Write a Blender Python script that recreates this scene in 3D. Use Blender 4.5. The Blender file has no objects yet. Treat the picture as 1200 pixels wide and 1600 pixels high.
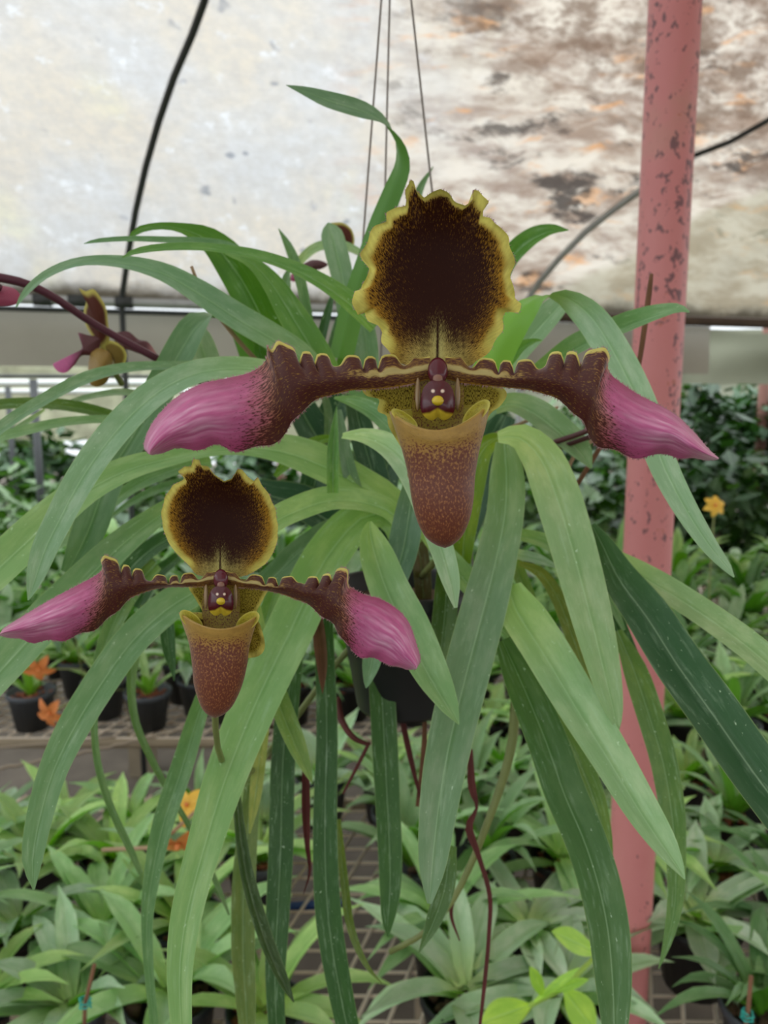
import bpy, math, random
from mathutils import Vector, Matrix, noise as mnoise
random.seed(7)
SC = bpy.context.scene
COL = SC.collection
# ------------------------------------------------------------------ camera, sky, exposure
F = 26.0 / 36.0 * 1600.0
PITCH = math.radians(-8.0)
CAM = Vector((0.0, 0.0, 1.5))
FWD = Vector((0, math.cos(PITCH), math.sin(PITCH)))
UPV = Vector((0, -math.sin(PITCH), math.cos(PITCH)))
RGT = Vector((1, 0, 0))
cam_d = bpy.data.cameras.new('camera')
cam = bpy.data.objects.new('camera', cam_d); COL.objects.link(cam)
cam.location = CAM
cam.rotation_euler = (math.radians(90) + PITCH, 0, 0)
cam_d.sensor_fit = 'VERTICAL'; cam_d.sensor_height = 36.0; cam_d.lens = 26.0
cam_d.clip_start = 0.01; cam_d.clip_end = 200
cam_d.dof.use_dof = True; cam_d.dof.focus_distance = 0.215; cam_d.dof.aperture_fstop = 18.0
SC.camera = cam
w = bpy.data.worlds.new('sky'); SC.world = w; w.use_nodes = True
bg = w.node_tree.nodes['Background']
bg.inputs['Color'].default_value = (0.90, 0.96, 1.0, 1)
_t = w.node_tree; _tc = _t.nodes.new('ShaderNodeTexCoord'); _sx = _t.nodes.new('ShaderNodeSeparateXYZ')      # overcast sky: three times brighter at the zenith
_t.links.new(_tc.outputs['Generated'], _sx.inputs[0])
_m = _t.nodes.new('ShaderNodeMath'); _m.operation = 'MULTIPLY_ADD'; _m.use_clamp = False; _m.inputs[1].default_value = 1.15; _m.inputs[2].default_value = 0.60
_mx = _t.nodes.new('ShaderNodeMath'); _mx.operation = 'MAXIMUM'; _mx.inputs[1].default_value = 0.0
_t.links.new(_sx.outputs[2], _mx.inputs[0]); _t.links.new(_mx.outputs[0], _m.inputs[0]); _t.links.new(_m.outputs[0], bg.inputs['Strength'])
SC.view_settings.view_transform = 'Standard'; SC.view_settings.look = 'None'
SC.view_settings.gamma = 1.0; SC.view_settings.use_curve_mapping = False
SC.view_settings.exposure = 1.25
SC.cycles.use_denoising = True
SC.cycles.max_bounces = 8; SC.cycles.diffuse_bounces = 5; SC.cycles.transmission_bounces = 4
SC.cycles.caustics_reflective = False; SC.cycles.caustics_refractive = False


def P(px, py, d):
    return CAM + FWD * d + RGT * ((px - 600) / F * d) + UPV * ((800 - py) / F * d)

# ------------------------------------------------------------------ helpers

def mk(name, verts, faces, mat, parent=None, uv=None, att=None, smooth=True, loc=None):
    """one mesh object; verts in world space; its origin goes to the parent's (or loc)"""
    org = Vector((0, 0, 0))
    if parent is not None:
        org = Vector(parent['_org'])
    elif loc is not None:
        org = Vector(loc)
    me = bpy.data.meshes.new(name)
    me.from_pydata([tuple(Vector(v) - org) for v in verts], [], faces)
    if uv is not None:
        l = me.uv_layers.new(name='UVMap')
        idx = [0] * len(me.loops); me.loops.foreach_get('vertex_index', idx)
        flat = []
        for i in idx: flat += [uv[i][0], uv[i][1]]
        l.data.foreach_set('uv', flat)
    if att:
        for k, vals in att.items():
            if isinstance(vals[0], (tuple, list)):
                a = me.attributes.new(k, 'FLOAT_COLOR', 'POINT')
                flat = []
                for c in vals: flat += [c[0], c[1], c[2], 1.0]
                a.data.foreach_set('color', flat)
            else:
                a = me.attributes.new(k, 'FLOAT', 'POINT'); a.data.foreach_set('value', list(vals))
    if smooth:
        me.polygons.foreach_set('use_smooth', [True] * len(me.polygons))
    me.materials.append(mat)
    o = bpy.data.objects.new(name, me); COL.objects.link(o)
    if parent is not None:
        o.parent = parent
        o.location = (0, 0, 0)
        o['_org'] = list(org)
    else:
        o.location = org
        o['_org'] = list(org)
    return o


def thing(name, loc, label, cat, group=None):
    o = bpy.data.objects.new(name, None); COL.objects.link(o)
    o.location = loc; o.empty_display_size = 0.02
    o['_org'] = list(loc); o['label'] = label; o['category'] = cat
    if group: o['group'] = group
    return o


def tag(o, label, cat, group=None, kind=None):
    if label: o['label'] = label
    if cat: o['category'] = cat
    if group: o['group'] = group
    if kind: o['kind'] = kind
    return o


def grid_faces(n, m, close=False, off=0):
    f = []
    mm = m if close else m - 1
    for i in range(n - 1):
        for j in range(mm):
            a = i * m + j; b = i * m + (j + 1) % m
            f.append((off + a, off + b, off + b + m, off + a + m))
    return f


def cr(pts, n):
    """Catmull-Rom through tuples, uniform arc parameter"""
    k = len(pts); dim = len(pts[0])
    if k == 2:
        return [tuple(pts[0][q] + (pts[1][q] - pts[0][q]) * i / (n - 1) for q in range(dim)) for i in range(n)]
    cum = [0.0]
    for i in range(1, k):
        dd = math.hypot(pts[i][0] - pts[i - 1][0], pts[i][1] - pts[i - 1][1])
        if dim > 2 and False: pass
        cum.append(cum[-1] + max(dd, 1e-6))
    out = []
    for s in range(n):
        t = cum[-1] * s / (n - 1)
        i = 0
        while i < k - 2 and cum[i + 1] < t: i += 1
        u = (t - cum[i]) / (cum[i + 1] - cum[i]); u = min(max(u, 0), 1)
        p1, p2 = pts[i], pts[i + 1]
        p0 = pts[i - 1] if i > 0 else tuple(2 * p1[q] - p2[q] for q in range(dim))
        p3 = pts[i + 2] if i + 2 < k else tuple(2 * p2[q] - p1[q] for q in range(dim))
        out.append(tuple(0.5 * (2 * p1[q] + (p2[q] - p0[q]) * u + (2 * p0[q] - 5 * p1[q] + 4 * p2[q] - p3[q]) * u * u
                                + (3 * p1[q] - p0[q] - 3 * p2[q] + p3[q]) * u ** 3) for q in range(dim)))
    return out


def sm(a, b, x):
    t = min(max((x - a) / (b - a), 0), 1)
    return t * t * (3 - 2 * t)


def mixc(a, b, t):
    return tuple(a[i] + (b[i] - a[i]) * t for i in range(3))


def tube_vf(pts, rad, seg=8):
    """verts/faces of a capped tube through world points; rad number or list"""
    pts = [Vector(p) for p in pts]; n = len(pts)
    if not isinstance(rad, (list, tuple)): rad = [rad] * n
    V, Fc = [], []
    ref = None
    for i, p in enumerate(pts):
        t = (pts[min(i + 1, n - 1)] - pts[max(i - 1, 0)]).normalized()
        if ref is None:
            ref = Vector((0, 0, 1)) if abs(t.z) < 0.9 else Vector((1, 0, 0))
            a = t.cross(ref).normalized()
        else:
            a = (a - t * a.dot(t)).normalized()
        b = t.cross(a)
        for k in range(seg):
            an = 2 * math.pi * k / seg
            V.append(p + (a * math.cos(an) + b * math.sin(an)) * rad[i])
    Fc = grid_faces(n, seg, True)
    Fc.append(tuple(range(seg - 1, -1, -1))); Fc.append(tuple(range((n - 1) * seg, n * seg)))
    return V, Fc


def tube(name, pts, rad, mat, parent=None, seg=8, loc=None):
    V, Fc = tube_vf(pts, rad, seg)
    return mk(name, V, Fc, mat, parent, loc=loc if loc is not None else (None if parent else pts[0]))


def join_vf(parts):
    V, Fc = [], []
    for v, f in parts:
        o = len(V); V += list(v); Fc += [tuple(i + o for i in q) for q in f]
    return V, Fc


def box_vf(c, s, rz=0):
    V = []
    for dx in (-1, 1):
        for dy in (-1, 1):
            for dz in (-1, 1):
                x, y = dx * s[0] / 2, dy * s[1] / 2
                V.append(Vector((c[0] + x * math.cos(rz) - y * math.sin(rz), c[1] + x * math.sin(rz) + y * math.cos(rz), c[2] + dz * s[2] / 2)))
    return V, [(0, 1, 3, 2), (4, 6, 7, 5), (0, 4, 5, 1), (2, 3, 7, 6), (0, 2, 6, 4), (1, 5, 7, 3)]


def lathe_vf(c, prof, seg=28):
    V = []
    for r, z in prof:
        for k in range(seg):
            a = 2 * math.pi * k / seg
            V.append(Vector((c[0] + r * math.cos(a), c[1] + r * math.sin(a), c[2] + z)))
    Fc = grid_faces(len(prof), seg, True)
    return V, Fc

# ------------------------------------------------------------------ materials

def newmat(name):
    m = bpy.data.materials.new(name); m.use_nodes = True
    nt = m.node_tree
    return m, nt, nt.nodes['Principled BSDF'], nt.nodes['Material Output']


def N(nt, t, **kw):
    n = nt.nodes.new(t)
    for k, v in kw.items():
        if k in n.inputs.keys() if hasattr(n.inputs, 'keys') else False: n.inputs[k].default_value = v
        else: setattr(n, k, v)
    return n


def math_n(nt, op, a, b=None, c=None, clamp=False):
    n = nt.nodes.new('ShaderNodeMath'); n.operation = op; n.use_clamp = clamp
    for i, v in enumerate((a, b, c)):
        if v is None: continue
        if isinstance(v, (int, float)): n.inputs[i].default_value = v
        else: nt.links.new(v, n.inputs[i])
    return n.outputs[0]


def mix_n(nt, fac, a, b, mode='MIX'):
    n = nt.nodes.new('ShaderNodeMix'); n.data_type = 'RGBA'; n.blend_type = mode
    for s, v in ((n.inputs[0], fac), (n.inputs[6], a), (n.inputs[7], b)):
        if isinstance(v, (int, float)): s.default_value = v
        elif isinstance(v, (tuple, list)): s.default_value = (v[0], v[1], v[2], 1)
        else: nt.links.new(v, s)
    return n.outputs[2]


def noise_n(nt, vec, scale, detail=3, rough=0.5, stretch=None, off=(0, 0, 0)):
    if stretch:
        mp = nt.nodes.new('ShaderNodeMapping'); mp.inputs['Scale'].default_value = stretch; mp.inputs['Location'].default_value = off
        nt.links.new(vec, mp.inputs['Vector']); vec = mp.outputs[0]
    n = nt.nodes.new('ShaderNodeTexNoise'); n.inputs['Scale'].default_value = scale
    n.inputs['Detail'].default_value = detail; n.inputs['Roughness'].default_value = rough
    nt.links.new(vec, n.inputs['Vector'])
    return n.outputs['Fac']


def ramp_n(nt, fac, a, b, smooth=True):
    n = nt.nodes.new('ShaderNodeMapRange'); n.interpolation_type = 'SMOOTHSTEP' if smooth else 'LINEAR'
    n.inputs['From Min'].default_value = a; n.inputs['From Max'].default_value = b
    nt.links.new(fac, n.inputs['Value'])
    return n.outputs['Result']


def simple(name, col, rough=0.6, var=0.25, scale=30, metal=0.0, bump=0.0, spec=0.5):
    m, nt, b, out = newmat(name)
    tc = nt.nodes.new('ShaderNodeTexCoord')
    f = noise_n(nt, tc.outputs['Object'], scale, 4, 0.6)
    c = mix_n(nt, f, tuple(x * (1 - var) for x in col), tuple(min(1, x * (1 + var)) for x in col))
    nt.links.new(c, b.inputs['Base Color'])
    b.inputs['Roughness'].default_value = rough; b.inputs['Metallic'].default_value = metal
    b.inputs['Specular IOR Level'].default_value = spec
    if bump:
        bp = nt.nodes.new('ShaderNodeBump'); bp.inputs['Strength'].default_value = bump; bp.inputs['Distance'].default_value = 0.002
        nt.links.new(f, bp.inputs['Height']); nt.links.new(bp.outputs[0], b.inputs['Normal'])
    return m


def leaf_mat(name, specks=True, rough=0.42, under=(0.75, 1.0, 0.30), detail=True):
    """tint comes from the object's colour; the two faces of a leaf differ; UV u across, v along (in widths)"""
    m, nt, b, out = newmat(name)
    oi = nt.nodes.new('ShaderNodeObjectInfo'); tint = oi.outputs['Color']
    uv = nt.nodes.new('ShaderNodeUVMap').outputs[0]
    sep = nt.nodes.new('ShaderNodeSeparateXYZ'); nt.links.new(uv, sep.inputs[0])
    u = math_n(nt, 'SUBTRACT', sep.outputs[0], 0.5); au = math_n(nt, 'ABSOLUTE', u)
    wv = nt.nodes.new('ShaderNodeCombineXYZ'); nt.links.new(sep.outputs[0], wv.inputs[0]); nt.links.new(sep.outputs[1], wv.inputs[1])
    nt.links.new(math_n(nt, 'MULTIPLY', oi.outputs['Random'], 37.0), wv.inputs[2]); vec = wv.outputs[0]
    veins = noise_n(nt, vec, 1.0, 4, 0.6, stretch=(26, 0.7, 1))
    mott = noise_n(nt, vec, 1.0, 5, 0.62, stretch=(2.2, 0.9, 1))
    al = nt.nodes.new('ShaderNodeAttribute'); al.attribute_name = 'along'
    tint = mix_n(nt, ramp_n(nt, al.outputs['Fac'], .0, .38), mix_n(nt, 1.0, tint, (1.22, 1.15, .72), 'MULTIPLY'), tint)
    c = mix_n(nt, veins, mix_n(nt, 1.0, tint, (0.86, 0.88, 0.86), 'MULTIPLY'), mix_n(nt, 1.0, tint, (1.14, 1.10, 1.14), 'MULTIPLY'))
    c = mix_n(nt, ramp_n(nt, mott, 0.40, 0.72), c, mix_n(nt, 1.0, c, (1.45, 1.22, 1.45), 'MULTIPLY'))
    gr = math_n(nt, 'SUBTRACT', 1.0, ramp_n(nt, math_n(nt, 'ABSOLUTE', math_n(nt, 'ADD', u, 0.03)), 0.0, 0.075))
    c = mix_n(nt, math_n(nt, 'MULTIPLY', gr, 0.50), c, mix_n(nt, 1.0, c, (0.62, 0.78, 0.50), 'MULTIPLY'))
    rib = math_n(nt, 'SUBTRACT', 1.0, ramp_n(nt, math_n(nt, 'ABSOLUTE', math_n(nt, 'SUBTRACT', u, 0.012)), 0.004, 0.026))
    c = mix_n(nt, math_n(nt, 'MULTIPLY', rib, 0.55), c, mix_n(nt, 0.5, c, (0.50, 0.66, 0.50)))
    edge = ramp_n(nt, au, 0.475, 0.497)
    c = mix_n(nt, math_n(nt, 'MULTIPLY', edge, 0.35), c, (0.42, 0.50, 0.24))
    if specks:
        sp = noise_n(nt, vec, 1.0, 3, 0.7, stretch=(9, 5, 1))
        film = noise_n(nt, vec, 1.0, 4, 0.7, stretch=(7, 0.9, 1), off=(3, 5, 1))
        c = mix_n(nt, math_n(nt, 'MULTIPLY', ramp_n(nt, sp, 0.665, 0.73), 0.60), c, (0.62, 0.72, 0.66))
        c = mix_n(nt, math_n(nt, 'MULTIPLY', ramp_n(nt, film, 0.52, 0.80), 0.30), c, (0.55, 0.68, 0.62))
    geo = nt.nodes.new('ShaderNodeNewGeometry')
    tint = mix_n(nt, 1.0, tint, (.95, 1.1, .85), 'MULTIPLY')
    cu = mix_n(nt, 1.0, tint, under, 'MULTIPLY')
    c = mix_n(nt, geo.outputs['Backfacing'], mix_n(nt, 1.0, c, (1.13, 1.25, 1.08), 'MULTIPLY'), cu)
    nt.links.new(c, b.inputs['Base Color'])
    b.inputs['Roughness'].default_value = rough; b.inputs['Specular IOR Level'].default_value = 0.4
    bp = nt.nodes.new('ShaderNodeBump'); bp.inputs['Strength'].default_value = 0.12; bp.inputs['Distance'].default_value = 0.001
    nt.links.new(veins, bp.inputs['Height']); nt.links.new(bp.outputs[0], b.inputs['Normal'])
    tr = nt.nodes.new('ShaderNodeBsdfTranslucent')
    nt.links.new(mix_n(nt, 1.0, c, (1.1, 1.35, 0.35), 'MULTIPLY'), tr.inputs['Color'])
    ms = nt.nodes.new('ShaderNodeMixShader'); ms.inputs[0].default_value = 0.20
    nt.links.new(b.outputs[0], ms.inputs[1]); nt.links.new(tr.outputs[0], ms.inputs[2])
    nt.links.new(ms.outputs[0], out.inputs['Surface'])
    return m


def tissue_mat(name, spot=(0.045, 0.006, 0.008), rough=0.5, sheen=0.5, sheen_tint=(1, .8, .85), trans=0.12, ns=1.0, stretch=(1, 1, 1), sharp=0.05, bump=0.25, spec=.5):
    """flower tissue: ground colour 'col' and spot density 'dens' from the mesh; spots from noise laid along the veins (UV)"""
    m, nt, b, out = newmat(name)
    at = nt.nodes.new('ShaderNodeAttribute'); at.attribute_name = 'col'
    dn = nt.nodes.new('ShaderNodeAttribute'); dn.attribute_name = 'dens'
    uv = nt.nodes.new('ShaderNodeUVMap').outputs[0]
    n1 = noise_n(nt, uv, ns, 3, 0.65, stretch=stretch)
    d = math_n(nt, 'MULTIPLY_ADD', dn.outputs['Fac'], 0.52, 0.24)
    diff = math_n(nt, 'SUBTRACT', d, n1)
    msk = ramp_n(nt, diff, -sharp, sharp)
    n2 = noise_n(nt, uv, ns * 0.33, 3, 0.5, stretch=stretch, off=(7, 3, 0))
    g = mix_n(nt, n2, mix_n(nt, 1.0, at.outputs['Color'], (0.72, 0.7, 0.7), 'MULTIPLY'), mix_n(nt, 1.0, at.outputs['Color'], (1.28, 1.3, 1.3), 'MULTIPLY'))
    c = mix_n(nt, msk, g, spot)
    nt.links.new(c, b.inputs['Base Color'])
    b.inputs['Roughness'].default_value = rough
    b.inputs['Specular IOR Level'].default_value = spec
    b.inputs['Sheen Weight'].default_value = sheen; b.inputs['Sheen Roughness'].default_value = 0.35
    b.inputs['Sheen Tint'].default_value = (*sheen_tint, 1)
    bp = nt.nodes.new('ShaderNodeBump'); bp.inputs['Strength'].default_value = bump; bp.inputs['Distance'].default_value = 0.0004
    nt.links.new(n1, bp.inputs['Height']); nt.links.new(bp.outputs[0], b.inputs['Normal'])
    if trans > 0:
        tr = nt.nodes.new('ShaderNodeBsdfTranslucent'); nt.links.new(c, tr.inputs['Color'])
        ms = nt.nodes.new('ShaderNodeMixShader'); ms.inputs[0].default_value = trans
        nt.links.new(b.outputs[0], ms.inputs[1]); nt.links.new(tr.outputs[0], ms.inputs[2])
        nt.links.new(ms.outputs[0], out.inputs['Surface'])
    return m


def roof_mat():
    m, nt, b, out = newmat('weathered_film')
    uv = nt.nodes.new('ShaderNodeUVMap').outputs[0]           # metres: x along the eave, y up the sheet
    sep = nt.nodes.new('ShaderNodeSeparateXYZ'); nt.links.new(uv, sep.inputs[0])
    x, s = sep.outputs[0], sep.outputs[1]
    wob = noise_n(nt, uv, 2.2, 4, 0.6)
    base = mix_n(nt, ramp_n(nt, noise_n(nt, uv, 2.6, 5, 0.6), .38, .62), (0.43, 0.425, 0.425), (0.465, 0.415, 0.35))
    base = mix_n(nt, math_n(nt, 'MULTIPLY', ramp_n(nt, noise_n(nt, uv, 3.4, 3, 0.5, stretch=(1, .6, 1), off=(4, 2, 0)), .55, .72), .35), base, (0.50, 0.49, 0.30))
    base = mix_n(nt, math_n(nt, 'MULTIPLY', ramp_n(nt, noise_n(nt, uv, 24, 7, 0.8), .36, .64), .72), base, (0.36, 0.34, 0.32))
    base = mix_n(nt, ramp_n(nt, noise_n(nt, uv, 11, 4, 0.7, off=(1, 1, 0), stretch=(1, 1, 1)), .57, .70), base, (0.50, 0.50, 0.505))
    vo = nt.nodes.new('ShaderNodeTexVoronoi'); vo.inputs['Scale'].default_value = 10.0
    vo.inputs['Randomness'].default_value = 1.0
    wv = nt.nodes.new('ShaderNodeVectorMath'); wv.operation = 'ADD'; nt.links.new(uv, wv.inputs[0])
    nz = nt.nodes.new('ShaderNodeTexNoise'); nz.inputs['Scale'].default_value = 9; nt.links.new(uv, nz.inputs['Vector'])
    sc_ = nt.nodes.new('ShaderNodeVectorMath'); sc_.operation = 'SCALE'; sc_.inputs['Scale'].default_value = 0.12
    nt.links.new(nz.outputs['Color'], sc_.inputs[0]); nt.links.new(sc_.outputs[0], wv.inputs[1]); nt.links.new(wv.outputs[0], vo.inputs['Vector'])
    dots = math_n(nt, 'SUBTRACT', 1.0, ramp_n(nt, vo.outputs['Distance'], .09, .20))
    dots = math_n(nt, 'MULTIPLY', dots, ramp_n(nt, noise_n(nt, uv, 5, 2, .5, off=(9, 9, 0), stretch=(1, 1, 1)), .46, .60))
    base = mix_n(nt, math_n(nt, 'MULTIPLY', dots, .75), base, (0.16, 0.17, 0.19))
    # stained right-hand part
    right = ramp_n(nt, math_n(nt, 'MULTIPLY_ADD', wob, 0.9, math_n(nt, 'SUBTRACT', x, .45)), -0.25, 0.45)
    rot = nt.nodes.new('ShaderNodeMapping'); rot.inputs['Rotation'].default_value = (0, 0, math.radians(-38)); rot.inputs['Scale'].default_value = (1.0, 2.6, 1)
    nt.links.new(uv, rot.inputs['Vector']); rv = rot.outputs[0]
    fold = noise_n(nt, rv, 3.2, 9, 0.70)
    rc = mix_n(nt, ramp_n(nt, fold, .38, .60), (0.20, 0.13, 0.09), (0.50, 0.44, 0.37))
    org = ramp_n(nt, noise_n(nt, rv, 5.0, 5, 0.6, stretch=(.7, 1, 1), off=(2, 6, 0)), .55, .66)
    base = mix_n(nt, math_n(nt, 'MULTIPLY', right, .85), base, rc)
    ored = math_n(nt, 'MULTIPLY', org, ramp_n(nt, x, -.25, .25)); base = mix_n(nt, math_n(nt, 'MULTIPLY', ored, .62), base, (0.50, 0.24, 0.09))
    blk = ramp_n(nt, noise_n(nt, rv, 2.4, 9, 0.72, stretch=(1, .8, 1), off=(11.3, 3.1, 0)), .535, .61)
    base = mix_n(nt, math_n(nt, 'MULTIPLY', math_n(nt, 'MULTIPLY', blk, right), .93), base, (0.055, 0.045, 0.04))
    topd = ramp_n(nt, math_n(nt, 'ADD', s, math_n(nt, 'MULTIPLY', x, .30)), 0.80, 1.30)
    dk = math_n(nt, 'MULTIPLY', math_n(nt, 'MULTIPLY', topd, right), ramp_n(nt, noise_n(nt, uv, 8, 7, .7, stretch=(1, 1.5, 1), off=(5, 1, 0)), .42, .60))
    base = mix_n(nt, math_n(nt, 'MULTIPLY', dk, .85), base, (0.13, 0.085, 0.06))
    # greener, dirtier film below the right-hand hoop
    low = ramp_n(nt, math_n(nt, 'SUBTRACT', math_n(nt, 'MULTIPLY', math_n(nt, 'SUBTRACT', x, .62), .72), s), -.03, .05)
    base = mix_n(nt, math_n(nt, 'MULTIPLY', low, .55), base, (0.26, 0.24, 0.16))
    # mould along the eave
    mould = math_n(nt, 'SUBTRACT', 1.0, ramp_n(nt, math_n(nt, 'MULTIPLY_ADD', noise_n(nt, uv, 7, 5, .7), -.10, s), -.045, .02))
    base = mix_n(nt, mould, base, (0.06, 0.05, 0.035))
    nt.links.new(base, b.inputs['Base Color']); b.inputs['Roughness'].default_value = .6
    bp = nt.nodes.new('ShaderNodeBump'); bp.inputs['Strength'].default_value = .5; bp.inputs['Distance'].default_value = .02
    nt.links.new(fold, bp.inputs['Height']); nt.links.new(bp.outputs[0], b.inputs['Normal'])
    tr = nt.nodes.new('ShaderNodeBsdfTranslucent'); nt.links.new(base, tr.inputs['Color']); nt.links.new(bp.outputs[0], tr.inputs['Normal'])
    ms = nt.nodes.new('ShaderNodeMixShader'); ms.inputs[0].default_value = .72
    nt.links.new(b.outputs[0], ms.inputs[1]); nt.links.new(tr.outputs[0], ms.inputs[2]); nt.links.new(ms.outputs[0], out.inputs['Surface'])
    return m


def pole_mat():
    m, nt, b, out = newmat('pink_painted_steel')
    tc = nt.nodes.new('ShaderNodeTexCoord'); v = tc.outputs['Object']
    sep = nt.nodes.new('ShaderNodeSeparateXYZ'); nt.links.new(v, sep.inputs[0])
    c = mix_n(nt, noise_n(nt, v, 18, 4, .6), (0.56, 0.19, 0.19), (0.64, 0.25, 0.25))
    hi = ramp_n(nt, sep.outputs[2], 1.05, 1.75)
    moss = math_n(nt, 'MULTIPLY', ramp_n(nt, noise_n(nt, v, 9, 4, .6), .5, .7), ramp_n(nt, sep.outputs[2], 1.62, 1.95))
    c = mix_n(nt, math_n(nt, 'MULTIPLY', moss, .7), c, (0.36, 0.27, 0.16))
    n = noise_n(nt, v, 150, 4, .6, stretch=(1, 1, .7)); bnd = noise_n(nt, v, 16, 2, .5, stretch=(2.2, 2.2, .5), off=(1, 4, 2)); thr = ramp_n(nt, math_n(nt, 'ADD', n, math_n(nt, 'ADD', math_n(nt, 'MULTIPLY', hi, .08), math_n(nt, 'MULTIPLY', math_n(nt, 'SUBTRACT', bnd, .5), .35))), .665, .70)
    c = mix_n(nt, math_n(nt, 'MULTIPLY', thr, .8), c, (0.10, 0.055, 0.07))
    n2 = noise_n(nt, v, 60, 3, .6, stretch=(1, 1, 1), off=(3, 3, 3)); c = mix_n(nt, math_n(nt, 'MULTIPLY', ramp_n(nt, n2, .67, .72), .6), c, (0.42, 0.13, 0.06))
    nt.links.new(c, b.inputs['Base Color']); b.inputs['Roughness'].default_value = .5
    return m

M = {}
M['leaf'] = leaf_mat('orchid_leaf', rough=.36)
M['leaf_small'] = leaf_mat('bench_leaf', specks=False, rough=.4)
M['tissue'] = tissue_mat('spotted_petal', spot=(0.070, 0.011, 0.008), ns=1.0, stretch=(2.3, 3.0, 1), sheen=.5, sheen_tint=(1, .82, .9), sharp=.09, spec=.5)
M['pouch'] = tissue_mat('speckled_pouch', spot=(0.150, 0.040, 0.022), rough=.36, sheen=.35, ns=1.0, sharp=.07, trans=.05, stretch=(2.1, 2.4, 1))
M['dorsal'] = tissue_mat('dark_hood', spot=(0.026, 0.006, 0.003), rough=.55, sheen=.0, sharp=.10, trans=.12, stretch=(3.4, 2.0, 1), spec=.12)
M['gloss'] = tissue_mat('glossy_maroon', rough=.18, sheen=0, trans=0, bump=.02)
M['hair'] = simple('petal_hair', (0.40, 0.22, 0.24), .5)
M['film'] = roof_mat()
M['pole'] = pole_mat()
M['black_plastic'] = simple('black_plastic', (0.012, 0.014, 0.016), .45)
M['grey_plastic'] = simple('dark_grey_plastic', (0.060, 0.070, 0.085), .5)
M['black_hose'] = simple('black_pipe', (0.025, 0.028, 0.028), .5)
M['steel'] = simple('galvanised_steel', (0.36, 0.37, 0.37), .4, metal=.3)
M['wire'] = simple('dull_wire', (0.20, 0.18, 0.16), .5, metal=.4)
M['mesh_wire'] = simple('cream_coated_wire', (0.74, 0.64, 0.52), .6)
M['rope'] = simple('weathered_rope', (0.30, 0.25, 0.19), .9, scale=200)
M['concrete'] = simple('damp_concrete', (0.13, 0.105, 0.08), .85, var=.5, scale=9)
M['soil'] = simple('dark_soil', (0.06, 0.045, 0.03), .95, var=.6, scale=14)
M['bark'] = simple('bark_mix', (0.10, 0.06, 0.035), .9, var=.6, scale=60)
M['brick_chip'] = simple('brick_chip', (0.30, 0.10, 0.05), .8, var=.4, scale=60)
M['stone_chip'] = simple('stone_chip', (0.42, 0.37, 0.32), .8, var=.3, scale=60)
M['dry'] = simple('dried_brown', (0.19, 0.09, 0.045), .8, var=.5, scale=80)
M['dry_red'] = simple('dried_red', (0.11, 0.022, 0.018), .7, var=.5, scale=80)
M['tan'] = simple('tan_straw', (0.36, 0.24, 0.14), .7, var=.3, scale=80)
M['purple_stem'] = simple('purple_stem', (0.10, 0.022, 0.045), .45, var=.3, scale=60)
M['maroon_stem'] = simple('maroon_stem', (0.085, 0.022, 0.025), .45, var=.3, scale=60)
M['green_stem'] = simple('green_stem', (0.20, 0.24, 0.07), .5, var=.3, scale=60)
M['lime'] = simple('lime_leaf_green', (0.30, 0.50, 0.06), .45)
M['yellow_petal'] = simple('yellow_petal', (0.80, 0.50, 0.06), .5)
M['orange_petal'] = simple('orange_petal', (0.75, 0.22, 0.06), .5, var=.5, scale=50)
M['cyan'] = simple('turquoise_twine', (0.02, 0.42, 0.36), .5)
M['blue'] = simple('blue_plastic', (0.012, 0.05, 0.22), .4)
M['flap'] = simple('grey_shade_film', (0.33, 0.31, 0.26), .8, var=.2, scale=3)
M['flap_green'] = simple('green_grey_film', (0.25, 0.26, 0.185), .8, var=.3, scale=2.5)
M['cream_film'] = simple('cream_film', (0.36, 0.36, 0.24), .8, var=.75, scale=5)
M['white_film'] = simple('pale_film', (0.62, 0.63, 0.60), .7, var=.15, scale=2)
M['trunk'] = simple('dark_wood', (0.07, 0.045, 0.03), .9, var=.5, scale=20)
M['rust'] = simple('rusty_post', (0.16, 0.07, 0.05), .8, var=.5, scale=14)
M['wood'] = simple('weathered_block', (0.27, 0.22, 0.15), .9, var=.35, scale=12)

# ------------------------------------------------------------------ the greenhouse shell
PROF = [(3.05, 1.905), (2.98, 2.0), (2.86, 2.12), (2.66, 2.30), (2.40, 2.47), (2.05, 2.64), (1.6, 2.80), (1.0, 2.95), (0.3, 3.03), (-0.5, 3.05), (-1.1, 2.97), (-1.8, 2.78), (-2.5, 2.45), (-3.0, 2.0), (-3.15, 1.7)]  # unseen stretch behind the camera extended downwards to cut the front light
SKEW = 0.24


def roofz(x, Y):
    Y = Y - SKEW * x
    for i in range(len(PROF) - 1):
        a, b_ = PROF[i], PROF[i + 1]
        if b_[0] <= Y <= a[0]:
            return a[1] + (b_[1] - a[1]) * (a[0] - Y) / (a[0] - b_[0])
    return None


def roof_hit(px, py, inset=0.0):
    d = 0.8
    r = (P(px, py, 1.0) - CAM)
    while d < 6:
        p = CAM + r * d
        z = roofz(p.x, p.y)
        if z is not None and p.z >= z - inset: return p
        d += 0.004
    return CAM + r * 3.1


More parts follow.
